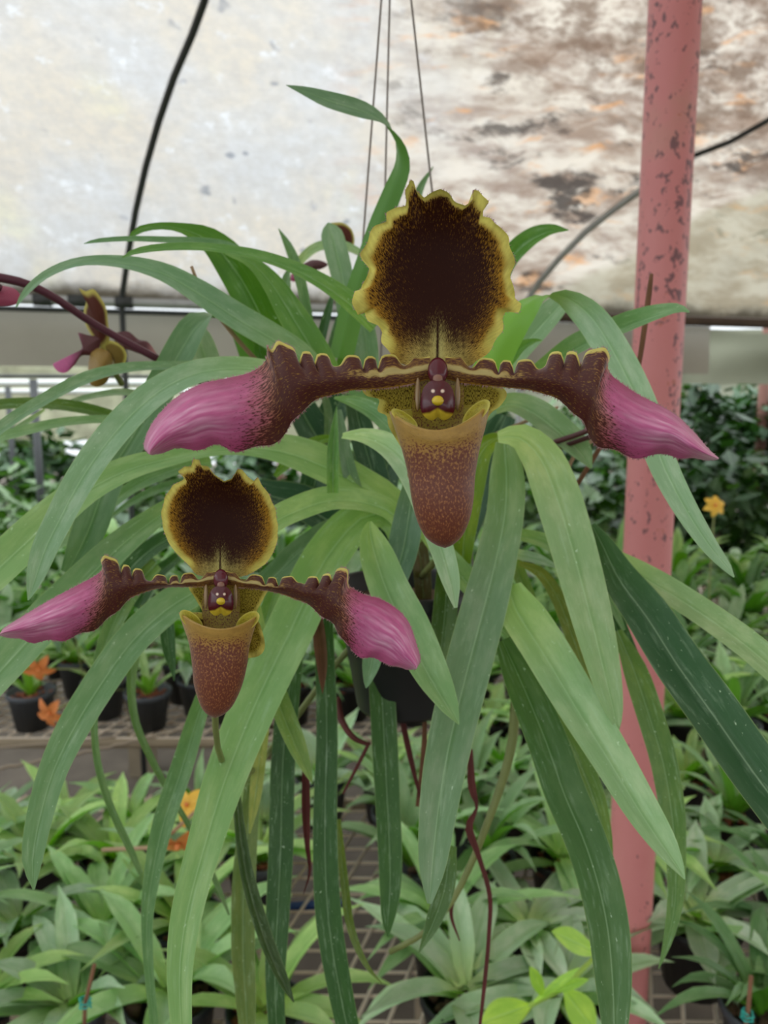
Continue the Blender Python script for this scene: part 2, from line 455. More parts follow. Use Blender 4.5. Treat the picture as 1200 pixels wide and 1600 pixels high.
def build_roof():
    prof = cr(PROF, 110)
    cum = [0.0]
    for i in range(1, len(prof)): cum.append(cum[-1] + math.hypot(prof[i][0] - prof[i - 1][0], prof[i][1] - prof[i - 1][1]))
    V, UV = [], []
    nx = 220; x0, x1 = -4.5, 5.0
    for i, (Y, z) in enumerate(prof):
        for j in range(nx):
            x = x0 + (x1 - x0) * j / (nx - 1)
            a = 0.012 + 0.045 * sm(-0.1, 0.9, x)
            q = mnoise.fractal(Vector((x * 1.2 + cum[i] * .9, cum[i] * 3.2 - x * 2.2, 0)), 0.9, 2.0, 4)
            dz = a * q * (sm(0, .12, cum[i]))
            V.append((x, Y + SKEW * x + dz * .6, z + abs(dz) * 1.1)); UV.append((x, cum[i]))
    o = mk('ceiling', V, grid_faces(len(prof), nx), M['film'], uv=UV, loc=(0, 3, 1.9))
    o['kind'] = 'structure'
build_roof()


def struct(o):
    o['kind'] = 'structure'; return o

struct(mk('floor', *box_vf((0, 5, -0.05), (40, 30, .1)), M['concrete'], smooth=False, loc=(0, 5, 0)))
# hoops and purlins that carry the film
pts = [roof_hit(x, y, .03) for x, y in ((322, -60), (320, 0), (300, 55), (272, 120), (248, 190), (228, 260), (212, 330), (200, 400), (190, 468))]
V, Fc = tube_vf(pts + [Vector((pts[-1].x, pts[-1].y, z)) for z in (1.7, 1.2, .6, 0)], 0.011, 8)
struct(mk('trim_1', V, Fc, M['black_hose'], loc=tuple(pts[-1])))
pts = [roof_hit(x, y, .035) for x, y in ((2100, -190), (1800, -95), (1500, 30), (1290, 135), (1200, 188), (1140, 222), (1085, 243))]
pts2 = [roof_hit(x, y, .035) for x, y in ((1085, 243), (1040, 268), (1000, 298), (955, 330), (915, 362), (875, 402), (840, 443), (815, 485))]
struct(tube('trim_2', pts, .0095, M['black_hose'], loc=tuple(pts[0])))
struct(tube('trim_3', pts2 + [Vector((pts2[-1].x, pts2[-1].y, z)) for z in (1.5, .8, 0)], .0135, M['steel'], loc=tuple(pts2[-1])))
xs = [-4, -2, 0, 2, 4]
xs = [-4, -2, 0, .15]
struct(tube('trim_4', [(x, 3.03 + SKEW * x, 1.885) for x in xs], .018, M['steel'], loc=(0, 3.03, 1.885)))
struct(tube('trim_5', [(x, 3.06 + SKEW * x, 1.855) for x in xs], .010, M['black_hose'], loc=(0, 3.06, 1.855)))
# clips on the eave pipe
for i, px in enumerate((128, 172, 232)):
    p = P(px, 484, 3.0); Yc = 3.03 + SKEW * p.x
    V, Fc = tube_vf([(p.x - .03, Yc - .03 * SKEW, 1.885), (p.x + .03, Yc + .03 * SKEW, 1.885)], .023, 10)
    o = mk('pipe_clip', V, Fc, M['black_hose'], loc=(p.x, Yc, 1.885))
    tag(o, ['black clip on the grey eave pipe, leftmost of three', 'black clip on the grey eave pipe behind the side-view flower', 'black clip on the grey eave pipe right of the black hoop'][i], 'clip', 'clips on the eave pipe')
# lower film flap below the eave

def sheet(name, x0, x1, z0, z1, Y0, mat, amp=.02, nx=60, nz=12, skew=SKEW):
    V = []
    for i in range(nz):
        z = z0 + (z1 - z0) * i / (nz - 1)
        for j in range(nx):
            x = x0 + (x1 - x0) * j / (nx - 1)
            V.append((x, Y0 + skew * x + amp * mnoise.noise(Vector((x * 3, z * 5, Y0))), z))
    return mk(name, V, grid_faces(nz, nx), mat, loc=((x0 + x1) / 2, Y0, z0))
struct(sheet('wall_back', -4.5, 1.5, 1.655, 1.87, 3.12, M['flap']))
struct(sheet('wall_back_right', 1.2, 4.8, 1.62, 1.87, 3.35, M['flap_green'], amp=.05))
struct(sheet('wall_far_left', -5.5, .2, 1.2, 1.98, 7.0, M['cream_film'], amp=.1, skew=0))
struct(sheet('wall_far', 0.2, 7.5, .9, 2.22, 7.0, M['flap_green'], amp=.1, skew=0))
struct(tube('trim_17', [(x, 3.06 + SKEW * x, 1.885) for x in (.15, 1.5, 3, 4.6)], .022, M['trunk'], loc=(1, 3.06, 1.885)))
struct(tube('trim_6', [(x, 3.6 + .1 * x, 1.645) for x in xs], .008, M['black_hose'], loc=(0, 3.6, 1.645)))
struct(tube('trim_7', [(x, 6.0, 1.70) for x in (-6, -3, 0, .8)], .028, M['white_film'], loc=(0, 6, 1.7)))
struct(tube('trim_8', [(x, 6.4, 1.64) for x in (-6, -3, 0, .8)], .024, M['white_film'], loc=(0, 6.4, 1.6)))
for i, (px, Y, r) in enumerate(((60, 3.7, .02), (20, 5.0, .02), (1186, 4.2, .03), (1100, 6.5, .05), (440, 5.2, .03))):
    x = (px - 600) / F * Y
    struct(tube('trim_%d' % (9 + i), [(x, Y, 0), (x, Y, 1.0), (x, Y, 1.64 if i != 2 else 2.0)], r, M['rust'] if i > 1 else M['black_hose'], loc=(x, Y, 0)))

# pink pole: plumb, in front of the benches
p0 = P(1055, 0, 0.70)
pole_x, pole_y = p0.x, p0.y
V, Fc = tube_vf([(pole_x, pole_y, z) for z in [i * 3.0 / 24 for i in range(25)]], .0243, 40)
o = mk('pink_pole', V, Fc, M['pole'], loc=(pole_x, pole_y, 0))
tag(o, 'upright pink painted steel pole with rust spots, right of the large flower', 'pole')

# ------------------------------------------------------------------ ribbons (leaves)

def ribbon(cl, hw, B, Nn, fold, m=9, vscale=None, name='leaf', mat=None, parent=None, tint=(.1, .2, .1), curl=0.0):
    V, UV, AL = [], [], []
    s = 0.0; wmax = max(hw) * 2
    for i, p in enumerate(cl):
        if i: s += (p - cl[i - 1]).length
        for j in range(m):
            u = -1 + 2 * j / (m - 1)
            lift = 1.5 * fold * (abs(u) ** 1.1) - curl * max(0, abs(u) - .6) ** 2 * 2
            V.append(p + B[i] * (u * hw[i]) + Nn[i] * (lift * hw[i])); UV.append(((u + 1) / 2, s / wmax)); AL.append(i / (len(cl) - 1))
    o = mk(name, V, grid_faces(len(cl), m), mat or M['leaf'], parent, uv=UV, att={'along': AL})
    o.color = (*tint, 1)
    return o


def hero_leaf(plant, pts, d0, d1, tint, fold=.28, roll=None, nseg=26, mat=None, wave=0.0, name='leaf', label=None, curl=0.15):
    """pts: (x, y, full visible width[, twist angle]) in the photograph's pixels, base to tip"""
    tw = len(pts[0]) > 3
    cl2 = cr(pts, nseg)
    n = len(cl2); cl = []
    for i, q in enumerate(cl2):
        t = i / (n - 1); t = t * t * (3 - 2 * t) * .5 + t * .5
        d = d0 + (d1 - d0) * t
        cl.append(P(q[0], q[1], d))
    B, Nn, hw = [], [], []
    for i, p in enumerate(cl):
        T = (cl[min(i + 1, n - 1)] - cl[max(i - 1, 0)]).normalized()
        view = (CAM - p).normalized()
        b = T.cross(view).normalized()
        if b.z < 0 and False: b = -b
        nn = b.cross(T).normalized()      # towards the viewer
        if nn.dot(view) < 0: nn = -nn
        full = max(cl2[i][2], .6) * (p - CAM).dot(FWD) / F
        if tw:
            r = math.radians(cl2[i][3]); half = full / 2 * .95
        else:
            r = (roll if roll is not None else 38) * (b.z)
            r = math.radians(max(-50, min(50, r))); half = full / 2 * .90 / max(math.cos(r), .82)
        bb = b * math.cos(r) - nn * math.sin(r)
        n2 = nn * math.cos(r) + b * math.sin(r)
        if wave: n2 = n2
        B.append(bb); Nn.append(n2); hw.append(half)
    # winding: make the face normal follow Nn
    V0 = B[0].cross((cl[1] - cl[0]).normalized())
    if V0.dot(Nn[0]) < 0: B = [-b for b in B]
    if wave:
        for i in range(n): cl[i] = cl[i] + B[i] * (hw[i] * wave * math.sin(i * .9 + pts[0][0]))
    f = fold
    o = ribbon(cl, hw, B, Nn, f, mat=mat, parent=plant, tint=tint, curl=curl, name=name)
    if label: o['label'] = label
    return o

# ------------------------------------------------------------------ the hanging orchid
potc = P(632, 1100, .44)
orchid = thing('hanging_orchid', tuple(potc), 'hanging slipper orchid in black pot with long drooping leaves and two large pink-brown flowers', 'orchid')
PR = .041
prof = [(0.0, .002), (.026, .002), (.0275, 0), (.0285, .003), (PR - .002, .082), (PR + .001, .083), (PR + .002, .085), (PR + .002, .094), (PR, .095), (PR - .002, .093), (PR - .004, .08), (.034, .075)]
V, Fc = lathe_vf(potc, prof, 40)
V = [Vector((v.x, v.y, potc.z + (v.z - potc.z) * .78)) for v in V]
mk('pot', V, Fc, M['black_plastic'], orchid)
V, Fc = lathe_vf(potc, [(0, .064), (.02, .065), (.037, .062)], 24)
mk('growing_medium', V, Fc, M['bark'], orchid)
apex = P(615, -251, .44)
for ang in (168, 115, 2):
    a = math.radians(ang)
    q = Vector((potc.x + PR * math.cos(a), potc.y + PR * math.sin(a), potc.z + .072))
    tube('hanger_wire', [q + Vector((0, 0, -.02)), q, apex], .0007, M['wire'], orchid, 6)
hk = [apex + Vector((0, 0, -.004)), apex + Vector((0, 0, .03))] + [apex + Vector((0, .014 - .014 * math.cos(t), .03 + .018 * math.sin(t) + .004)) for t in (0.6, 1.2, 1.8, 2.4, 3.0, 3.6)]
tube('hook', hk, .0013, M['wire'], orchid, 6)
rail_z = apex.z + .04
struct(tube('trim_20', [(x, apex.y + .014, rail_z) for x in (-1.8, 0, 1.8)], .008, M['steel'], loc=(0, apex.y, rail_z)))

LG = (0.290, 0.430, 0.290)   # light blue-green
MG = (0.130, 0.235, 0.115)
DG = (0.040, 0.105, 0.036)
YG = (0.240, 0.380, 0.110)
VG = (0.070, 0.190, 0.018)   # vivid, seen from below
OL = (0.160, 0.200, 0.040)
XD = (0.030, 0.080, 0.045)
GY = (0.240, 0.350, 0.240)
H = lambda pts, d0, d1, tint, **k: hero_leaf(orchid, pts, d0, d1, tint, **k)
# --- lower front
H([(622,850,24),(612,818,40),(590,802,54),(562,812,62),(533,842,72),(500,890,78),(455,985,82),(400,1100,80),(352,1220,72),(318,1330,60),(292,1430,54),(281,1520,44),(284,1620,34)],   .405, .262, (.21,.37,.15), fold=.22, roll=30, nseg=34)
H([(578,815,6),(579,835,34),(588,872,58),(606,925,68),(637,990,74),(673,1060,60),(700,1105,34),(717,1132,2)], .35, .29, (.20,.34,.16), fold=.42)
H([(535,682,10),(572,684,28),(612,704,44),(645,745,50),(668,800,46),(688,855,42),(704,910,32),(712,950,6)], .335, .275, LG, fold=.3)
H([(788,690,30),(792,740,58),(790,800,64),(777,870,70),(757,950,78),(733,1040,80),(708,1140,78),(692,1220,72),(681,1300,60),(675,1360,44),(671,1412,8)], .37, .275, (.150,.250,.150), fold=.18, nseg=34)
H([(778,684,20),(812,684,46),(845,716,68),(868,770,78),(890,840,78),(912,920,74),(930,990,66),(948,1065,50),(960,1115,28),(966,1142,3)], .35, .305, (.26,.39,.21), fold=.15, nseg=32)
H([(795,915,40),(808,955,72),(850,1022,78),(900,1105,76),(950,1185,70),(1000,1268,60),(1036,1322,44),(1062,1360,16),(1070,1374,2)], .345, .27, (.28,.44,.25), fold=.34, nseg=30)
H([(785,1000,28),(808,1050,56),(832,1105,66),(858,1170,70),(882,1240,72),(912,1310,72),(935,1380,72),(950,1450,70),(957,1520,64),(960,1590,48),(960,1650,26)], .355, .275, (.070,.150,.055), fold=.2, nseg=32)
H([(925,820,10),(942,852,34),(968,905,58),(1012,965,74),(1060,1040,82),(1112,1112,86),(1172,1198,88),(1240,1290,86)], .35, .25, (.040,.100,.050), fold=.55, roll=10, nseg=28)
H([(935,850,4),(958,870,26),(1005,902,44),(1060,935,46),(1120,975,48),(1180,1020,50),(1245,1080,48)], .365, .28, (.25,.38,.19), fold=.2)
H([(918,822,4),(940,842,14),(960,860,14),(985,885,6)], .37, .36, VG)
# --- right arch with its underside showing first
H([(758,590,56,168),(782,535,60,160),(808,492,60,140),(842,464,58,108),(878,462,52,62),(915,486,52,30),(946,527,54,12),(985,600,54,0),(1015,668,50,0),(1040,735,44,0),(1073,798,37,0),(1108,852,27,0),(1137,888,14,0),(1147,902,2,0)], .36, .275, (.25,.38,.26), fold=.2, nseg=40)
H([(838,590,30),(895,548,36),(940,527,34),(985,508,34),(1030,492,26),(1060,485,16),(1077,488,2)], .385, .315, (.17,.30,.16), fold=.45)
H([(770,640,24),(800,632,34),(835,646,44),(872,674,46),(905,705,38),(924,732,4)], .41, .37, (.17,.27,.14))
H([(770,470,30),(792,412,34),(826,377,32),(860,361,19),(888,360,2)], .43, .40, VG)
H([(775,600,40),(805,555,44),(840,515,46),(872,480,38),(890,462,14)], .41, .39, (.22,.34,.22))
H([(788,575,18),(812,546,20),(834,534,9),(847,532,1)], .38, .36, (.14,.30,.05))
H([(752,620,20),(745,650,44),(775,640,20)], .40, .39, MG)
# --- top twisting leaf
H([(530,560,46,150),(548,480,46,150),(570,412,42,150),(590,352,40,150),(611,300,38,148),(625,258,40,130),(618,222,40,105),(596,190,36,72),(560,172,34,40),(512,157,28,30),(476,143,15,25),(447,133,1,20)], .40, .35, (.13,.23,.15), fold=.2, nseg=40)
H([(640,360,20),(655,300,14),(677,260,1)], .45, .44, MG)
# --- upper left
H([(492,600,20),(484,530,20),(476,470,18),(464,420,19),(450,385,14),(435,357,1)], .44, .42, (.12,.23,.10))
H([(548,560,26),(543,500,32),(536,440,38),(526,396,40),(518,366,38),(514,352,18),(513,348,4)], .46, .44, (.22,.34,.24), fold=.1)
H([(460,430,8),(470,408,14),(495,388,16),(530,384,16),(562,396,12),(585,412,6)], .49, .48, (.26,.38,.20))
H([(512,590,20),(525,520,16),(545,470,14),(570,425,14),(590,390,12)], .45, .43, (.09,.17,.10))
H([(535,600,30),(548,530,34),(562,470,34),(578,410,26),(590,370,10)], .47, .45, (.11,.24,.05))
H([(575,600,40),(572,540,40),(566,500,34),(560,460,20)], .44, .43, (.17,.29,.18))
H([(488,600,16),(498,545,18),(512,490,14),(520,460,6)], .45, .44, DG)
H([(455,600,40),(450,540,36),(446,490,26),(447,440,16),(452,420,4)], .47, .46, MG)
H([(585,512,30),(556,484,34),(512,450,28),(460,422,22),(400,401,18),(330,389,14),(262,388,13),(214,394,10),(191,403,2)], .37, .32, (.13,.27,.08), fold=.4)
H([(440,455,10),(400,416,16),(362,391,20),(318,380,15),(265,376,11),(200,374,9),(152,377,7),(131,381,1)], .39, .35, (.12,.24,.12))
H([(440,590,50),(422,530,62),(395,470,66),(362,415,62),(326,377,42),(285,358,18),(248,354,12),(215,361,11),(199,378,2)], .42, .37, VG, fold=.18)
H([(520,610,50),(492,555,54),(458,498,50),(425,445,36),(392,411,20),(352,395,6)], .395, .37, (.12,.26,.06), fold=.2)
H([(500,590,36),(470,558,42),(425,530,46),(370,498,46),(315,462,42),(255,428,32),(190,411,22),(125,410,15),(75,428,13),(42,455,11),(25,480,2)], .385, .32, (.18,.31,.21), fold=.22, nseg=34)
H([(430,610,80,165),(405,560,76,160),(375,515,66,140),(340,496,56,105),(310,508,50,45),(285,545,50,15),(262,585,50,0),(232,640,50,0),(203,690,50,0),(170,745,50,0),(136,835,52,0),(105,895,22,0)], .43, .35, (.13,.24,.14), fold=.3, nseg=36)
H([(335,610,40),(322,565,46),(312,530,40),(306,505,16)], .46, .45, (.22,.32,.22))
H([(400,610,30),(410,570,26),(405,545,18),(406,515,3)], .41, .40, VG)
H([(500,598,30),(400,577,34),(330,579,40),(280,594,43),(235,622,47),(190,665,50),(150,715,50),(118,765,49),(92,815,46),(70,860,42),(55,905,28),(44,938,2)], .35, .275, (.22,.36,.24), fold=.2, nseg=36)
H([(648,850,24),(630,805,40),(600,778,50),(560,757,56),(500,727,62),(440,706,54),(380,700,34),(320,706,24),(260,718,34),(200,735,42),(140,765,50),(90,803,60),(40,850,66),(-30,915,66)], .41, .315, (.22,.37,.15), fold=.22, nseg=34)
H([(330,760,16),(285,785,30),(240,813,38),(185,857,50),(120,922,62),(60,985,68),(0,1050,66),(-60,1115,60)], .37, .30, (.17,.30,.15), fold=.22)
H([(420,860,40),(360,890,50),(300,928,54),(258,955,57),(205,1005,57),(158,1070,57),(115,1140,55),(82,1210,48),(61,1285,43),(51,1345,33),(53,1390,3)], .37, .27, (.14,.26,.13), fold=.2, nseg=30)
H([(345,1020,24),(330,1065,28),(311,1115,32),(285,1200,38),(255,1290,36),(238,1370,28),(230,1440,20),(233,1520,16),(243,1620,14)], .385, .36, (.10,.21,.08))
H([(245,880,30),(200,932,36),(168,1000,28),(151,1060,18),(147,1120,12),(152,1190,12),(172,1260,12),(202,1325,12),(220,1365,8)], .43, .41, (.10,.19,.06))
H([(235,950,30),(213,1010,24),(205,1070,15),(212,1130,13),(238,1190,12),(264,1238,10),(300,1300,9),(340,1385,9),(358,1430,3)], .44, .42, (.10,.18,.06))
H([(258,930,20),(260,970,25),(264,1015,22),(270,1045,10),(272,1064,1)], .41, .40, DG)
# --- left horizontals
H([(430,592,12),(340,575,14),(260,573,15),(190,578,18),(130,595,21),(70,626,20),(20,657,20),(-30,695,18)], .40, .32, (.18,.30,.19), fold=.35)
H([(240,668,8),(180,652,17),(120,638,21),(60,632,20),(0,634,19),(-50,642,16)], .46, .43, (.075,.15,.02))
H([(330,690,20),(255,670,22),(175,657,15),(100,661,16),(40,674,18),(-30,692,20)], .44, .39, (.19,.32,.16))
H([(310,655,14),(250,625,13),(190,614,12),(130,623,10),(78,641,3)], .50, .48, (.19,.28,.17))
H([(70,640,4),(35,665,10),(0,690,10),(-20,705,8)], .50, .48, (.19,.30,.17))
H([(310,690,14),(255,670,16),(200,662,14),(152,668,2)], .47, .45, (.22,.34,.22))
H([(330,722,26),(262,738,26),(205,765,22),(155,808,8)], .43, .40, (.14,.26,.11))
H([(330,748,14),(265,760,16),(210,783,12),(165,815,4)], .44, .42, (.12,.22,.10))
H([(160,800,14),(110,836,26),(55,868,26),(0,892,22),(-30,905,18)], .42, .40, (.15,.26,.12))
H([(300,830,30),(250,850,30),(205,888,30),(160,950,20)], .44, .42, DG)
H([(280,870,18),(240,905,24),(215,950,20)], .45, .44, DG)
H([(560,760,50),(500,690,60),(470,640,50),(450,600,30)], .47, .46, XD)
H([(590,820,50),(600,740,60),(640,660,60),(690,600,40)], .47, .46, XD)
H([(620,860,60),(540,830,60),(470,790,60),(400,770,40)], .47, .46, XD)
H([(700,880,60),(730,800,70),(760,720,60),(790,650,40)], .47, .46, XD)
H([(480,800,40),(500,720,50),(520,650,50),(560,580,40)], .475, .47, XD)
# --- behind the small flower and around the crown
H([(640,850,20),(615,805,34),(570,786,38),(515,783,44),(462,800,44),(420,822,42),(365,862,38)], .40, .31, (.24,.39,.14), fold=.25)
H([(580,812,26),(520,830,36),(470,862,38),(430,900,38),(380,950,34)], .43, .41, (.10,.19,.09))
H([(560,840,26),(510,860,38),(460,900,44),(430,960,40)], .45, .43, (.055,.11,.03))
H([(648,735,26),(640,800,48),(630,860,54),(614,915,46),(600,970,36)], .355, .35, (.10,.19,.13), fold=.35)
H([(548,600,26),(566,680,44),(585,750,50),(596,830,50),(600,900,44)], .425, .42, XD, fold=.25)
H([(520,770,20),(520,720,21),(522,680,16),(526,635,1)], .352, .345, (.12,.25,.08), fold=.6)
H([(560,790,30),(545,735,26),(535,680,18),(530,640,8)], .40, .39, (.15,.24,.15))
H([(522,622,4),(550,630,20),(585,648,30),(618,680,34),(648,720,34),(668,770,30)], .385, .36, (.13,.26,.12), fold=.4)
H([(490,612,12),(530,606,26),(570,612,34),(610,640,30),(640,680,24)], .40, .385, (.09,.21,.06))
H([(530,604,14),(492,618,24),(455,642,30),(425,668,28),(405,705,6)], .41, .38, (.22,.34,.22))
H([(530,685,6),(505,688,16),(478,702,24),(452,722,22),(430,745,8)], .42, .41, (.12,.24,.02))
H([(505,740,16),(512,690,14),(512,640,14),(500,605,10)], .43, .42, (.13,.20,.10))
H([(640,800,20),(685,858,34),(725,905,40),(770,958,30),(800,1000,10)], .39, .37, (.20,.35,.12))
H([(800,690,4),(778,686,22),(752,708,38),(738,760,44),(728,820,40),(722,880,30)], .395, .39, (.14,.23,.01), fold=.2)
H([(700,870,34),(697,940,42),(690,1010,40),(682,1060,20)], .39, .385, (.06,.12,.02))
H([(800,835,20),(850,848,26),(900,880,26),(945,925,22),(975,985,6)], .40, .38, (.19,.32,.15))
H([(800,866,18),(840,875,18),(876,889,2)], .385, .38, (.26,.38,.27))
H([(812,880,8),(845,896,20),(872,935,25),(893,990,26),(912,1045,25),(928,1110,18)], .40, .39, OL, fold=.1)
H([(790,850,24),(812,900,24),(835,960,22),(850,1020,14)], .42, .41, (.15,.24,.05))
H([(965,985,14),(990,1045,40),(1012,1110,45),(1036,1190,45),(1050,1270,42),(1056,1345,32),(1055,1410,26),(1044,1468,15),(1029,1514,1)], .375, .36, (.105,.20,.055), fold=.25)
H([(850,1080,26),(893,1165,38),(925,1240,38),(944,1310,26),(955,1370,4)], .385, .375, (.11,.20,.04))
H([(930,880,26),(955,960,34),(985,1030,30)], .39, .38, DG)
# --- hanging straight down
H([(505,940,30),(508,1040,34),(511,1150,37),(508,1290,42),(512,1420,45),(526,1520,43),(548,1630,38)], .40, .38, (.030,.092,.022), fold=.25)
H([(468,980,24),(452,1080,38),(442,1200,42),(439,1330,43),(433,1450,40),(430,1540,33),(434,1630,28)], .42, .39, (.028,.085,.020), fold=.15)
H([(588,980,36),(596,1070,44),(601,1160,45),(606,1260,43),(610,1350,41),(609,1405,33),(606,1440,20),(606,1464,2)], .415, .39, (.034,.100,.018), fold=.2)
H([(415,1060,20),(403,1170,26),(391,1270,32),(382,1370,40),(380,1480,40),(384,1560,34),(388,1630,24)], .44, .42, (.12,.17,.05))
H([(366,1190,10),(374,1290,18),(388,1380,24),(414,1468,24),(440,1530,18),(459,1566,2)], .385, .36, (.050,.085,.035), fold=.7)
H([(415,1100,20),(407,1170,24),(399,1245,20),(390,1302,3)], .40, .39, (.30,.33,.08), label='yellowing leaf')
H([(395,940,20),(412,1020,28),(436,1100,36),(462,1165,32),(481,1208,13),(488,1224,1)], .37, .35, (.18,.28,.08), fold=.45)
H([(432,915,20),(415,975,36),(400,1045,38),(384,1120,34),(372,1200,18)], .39, .385, (.17,.30,.12))
H([(590,980,26),(582,1030,33),(575,1062,16),(572,1075,2)], .34, .335, (.13,.24,.13))
H([(702,1320,26),(696,1385,34),(678,1440,26),(655,1488,2)], .36, .35, (.05,.11,.02))
H([(528,1280,10),(538,1380,15),(548,1450,14),(570,1505,9),(597,1537,1)], .41, .39, (.10,.15,.02))
H([(650,830,30),(660,900,30),(662,980,26),(660,1050,20)], .43, .43, (.09,.07,.03), label='withered leaf base')
H([(720,930,30),(735,1040,24),(700,1120,20)], .43, .43, DG)
# dried leaves and stems
H([(496,950,12),(499,1000,22),(503,1045,17),(504,1084,1)], .395, .385, (.20,.10,.05), fold=.7, mat=M['dry'], label='dried brown leaf')
H([(478,1190,12),(478,1260,15),(480,1320,9),(484,1362,5),(474,1398,1)], .41, .405, (.1,.03,.02), fold=.7, mat=M['dry_red'], label='dried dark red leaf')
H([(735,1170,8),(737,1230,14),(745,1262,5),(733,1295,14),(748,1340,9),(765,1400,8),(764,1460,7),(758,1530,7),(748,1620,5)], .41, .39, (.1,.03,.02), fold=.5, mat=M['dry_red'], label='dried twisted dark red leaf', nseg=40)
H([(622,1050,10),(628,1120,10),(640,1180,10),(656,1245,4)], .43, .42, (.1,.03,.02), fold=.5, mat=M['dry_red'], label='dried dark red leaf')
H([(664,1100,6),(662,1180,10),(652,1260,6)], .43, .42, (.2,.1,.05), fold=.5, mat=M['dry'], label='dried brown leaf')
H([(712,1390,8),(705,1430,6),(718,1470,2)], .42, .42, (.1,.03,.02), fold=.5, mat=M['dry_red'], label='dried dark red leaf')


def stem(name, pts, mat, label=None):
    c = cr(pts, 22)
    o = tube(name, [P(q[0], q[1], q[3]) for q in c], [q[2] / 2 * q[3] / F for q in c], mat, orchid, 8)
    if label: o['label'] = label
stem('dry_root', [(528,1090,8,.43),(534,1125,11,.42),(552,1152,9,.41),(577,1164,6,.41)], M['dry_red'])
stem('dry_root', [(577,1160,6,.41),(562,1190,6,.41),(536,1240,4,.41)], M['dry_red'])
stem('dry_stem', [(299,416,5,.36),(315,455,6,.365),(345,498,7,.37),(375,535,7,.38),(403,566,8,.39),(450,620,8,.42)], M['tan'], 'dry tan stem')
stem('dry_stem', [(1018,428,6,.37),(1014,460,9,.375),(1006,520,9,.38),(997,575,8,.385),(985,620,8,.39),(900,760,8,.42)], M['dry'], 'dry brown stem')
stem('flower_stem', [(-40,428,15,.34),(30,440,14,.35),(80,462,13,.36),(150,508,12,.38),(245,560,12,.40),(400,640,12,.43)], M['purple_stem'], 'purple flower stem')
stem('flower_stem', [(940,664,9,.36),(900,680,9,.37),(865,692,9,.38),(800,720,9,.41)], M['maroon_stem'])
stem('flower_stem', [(940,676,8,.365),(900,690,8,.375),(868,702,8,.385),(800,730,8,.41)], M['maroon_stem'])
stem('dry_stem', [(930,686,6,.40),(905,703,7,.40),(892,722,6,.40),(888,735,5,.40)], M['tan'])
stem('dry_stem', [(872,636,4,.42),(830,655,5,.42),(780,676,6,.42),(750,690,6,.42)], M['tan'])
stem('flower_stem', [(806,1090,16,.41),(800,1160,15,.41),(785,1220,14,.41),(760,1290,12,.41),(738,1345,11,.41),(705,1410,10,.41),(662,1458,9,.41),(610,1487,9,.42)], M['green_stem'], 'old green flower stem')
stem('flower_stem', [(345,905,12,.253),(340,1000,12,.262),(336,1100,11,.275),(338,1150,10,.300),(348,1195,10,.33),(380,1215,10,.38),(440,1150,10,.425),(540,1020,10,.435),(620,950,10,.44)], M['green_stem'])
stem('flower_stem', [(686,600,16,.200),(690,700,14,.215),(700,800,12,.25),(690,860,11,.33),(660,900,11,.43)], M['green_stem'])

# ------------------------------------------------------------------ flowers
GOLD = (0.36, 0.20, 0.02); LEM = (0.66, 0.62, 0.15); PINK = (0.58, 0.125, 0.33); DPINK = (0.34, 0.05, 0.14); OCH = (0.42, 0.26, 0.055)
CREAM = (0.50, 0.46, 0.16)


def resample(poly, n):
    cum = [0.0]
    for i in range(1, len(poly)): cum.append(cum[-1] + math.hypot(poly[i][0] - poly[i - 1][0], poly[i][1] - poly[i - 1][1]))
    out = []
    for s in range(n):
        t = cum[-1] * s / (n - 1); i = 0
        while i < len(poly) - 2 and cum[i + 1] < t: i += 1
        u = (t - cum[i]) / max(cum[i + 1] - cum[i], 1e-6)
        out.append((poly[i][0] + (poly[i + 1][0] - poly[i][0]) * u, poly[i][1] + (poly[i + 1][1] - poly[i][1]) * u))
    return out


class Fl:
    def __init__(s, d0, sc=1.0):
        s.d0, s.sc = d0, sc     # sc: size on the photo relative to the large flower

    def p(s, x, y, dz):         # dz in photo pixels at this distance, + is away
        return P(x, y, s.d0 * (1 + dz / F))


def hairs(fl, flower, edge, n, ln, rnd, name='margin_hairs'):
    """edge: list of (world point, outward vector)"""
    V, Fc = [], []
    for _ in range(n):
        i = rnd.randrange(len(edge) - 1); t = rnd.random()
        p = edge[i][0].lerp(edge[i + 1][0], t); o = edge[i][1].lerp(edge[i + 1][1], t)
        o = (o + Vector((rnd.uniform(-.5, .5), rnd.uniform(-.5, .5), rnd.uniform(-.5, .5)))).normalized()
        L = ln * rnd.uniform(.4, 1.2); wv = o.cross(FWD).normalized() * (fl.d0 / F * .5)
        k = len(V); V += [p - wv, p + wv, p + o * L]; Fc.append((k, k + 1, k + 2))
    o = mk(name, V, Fc, M['hair'], flower); o['kind'] = 'stuff'
    return o


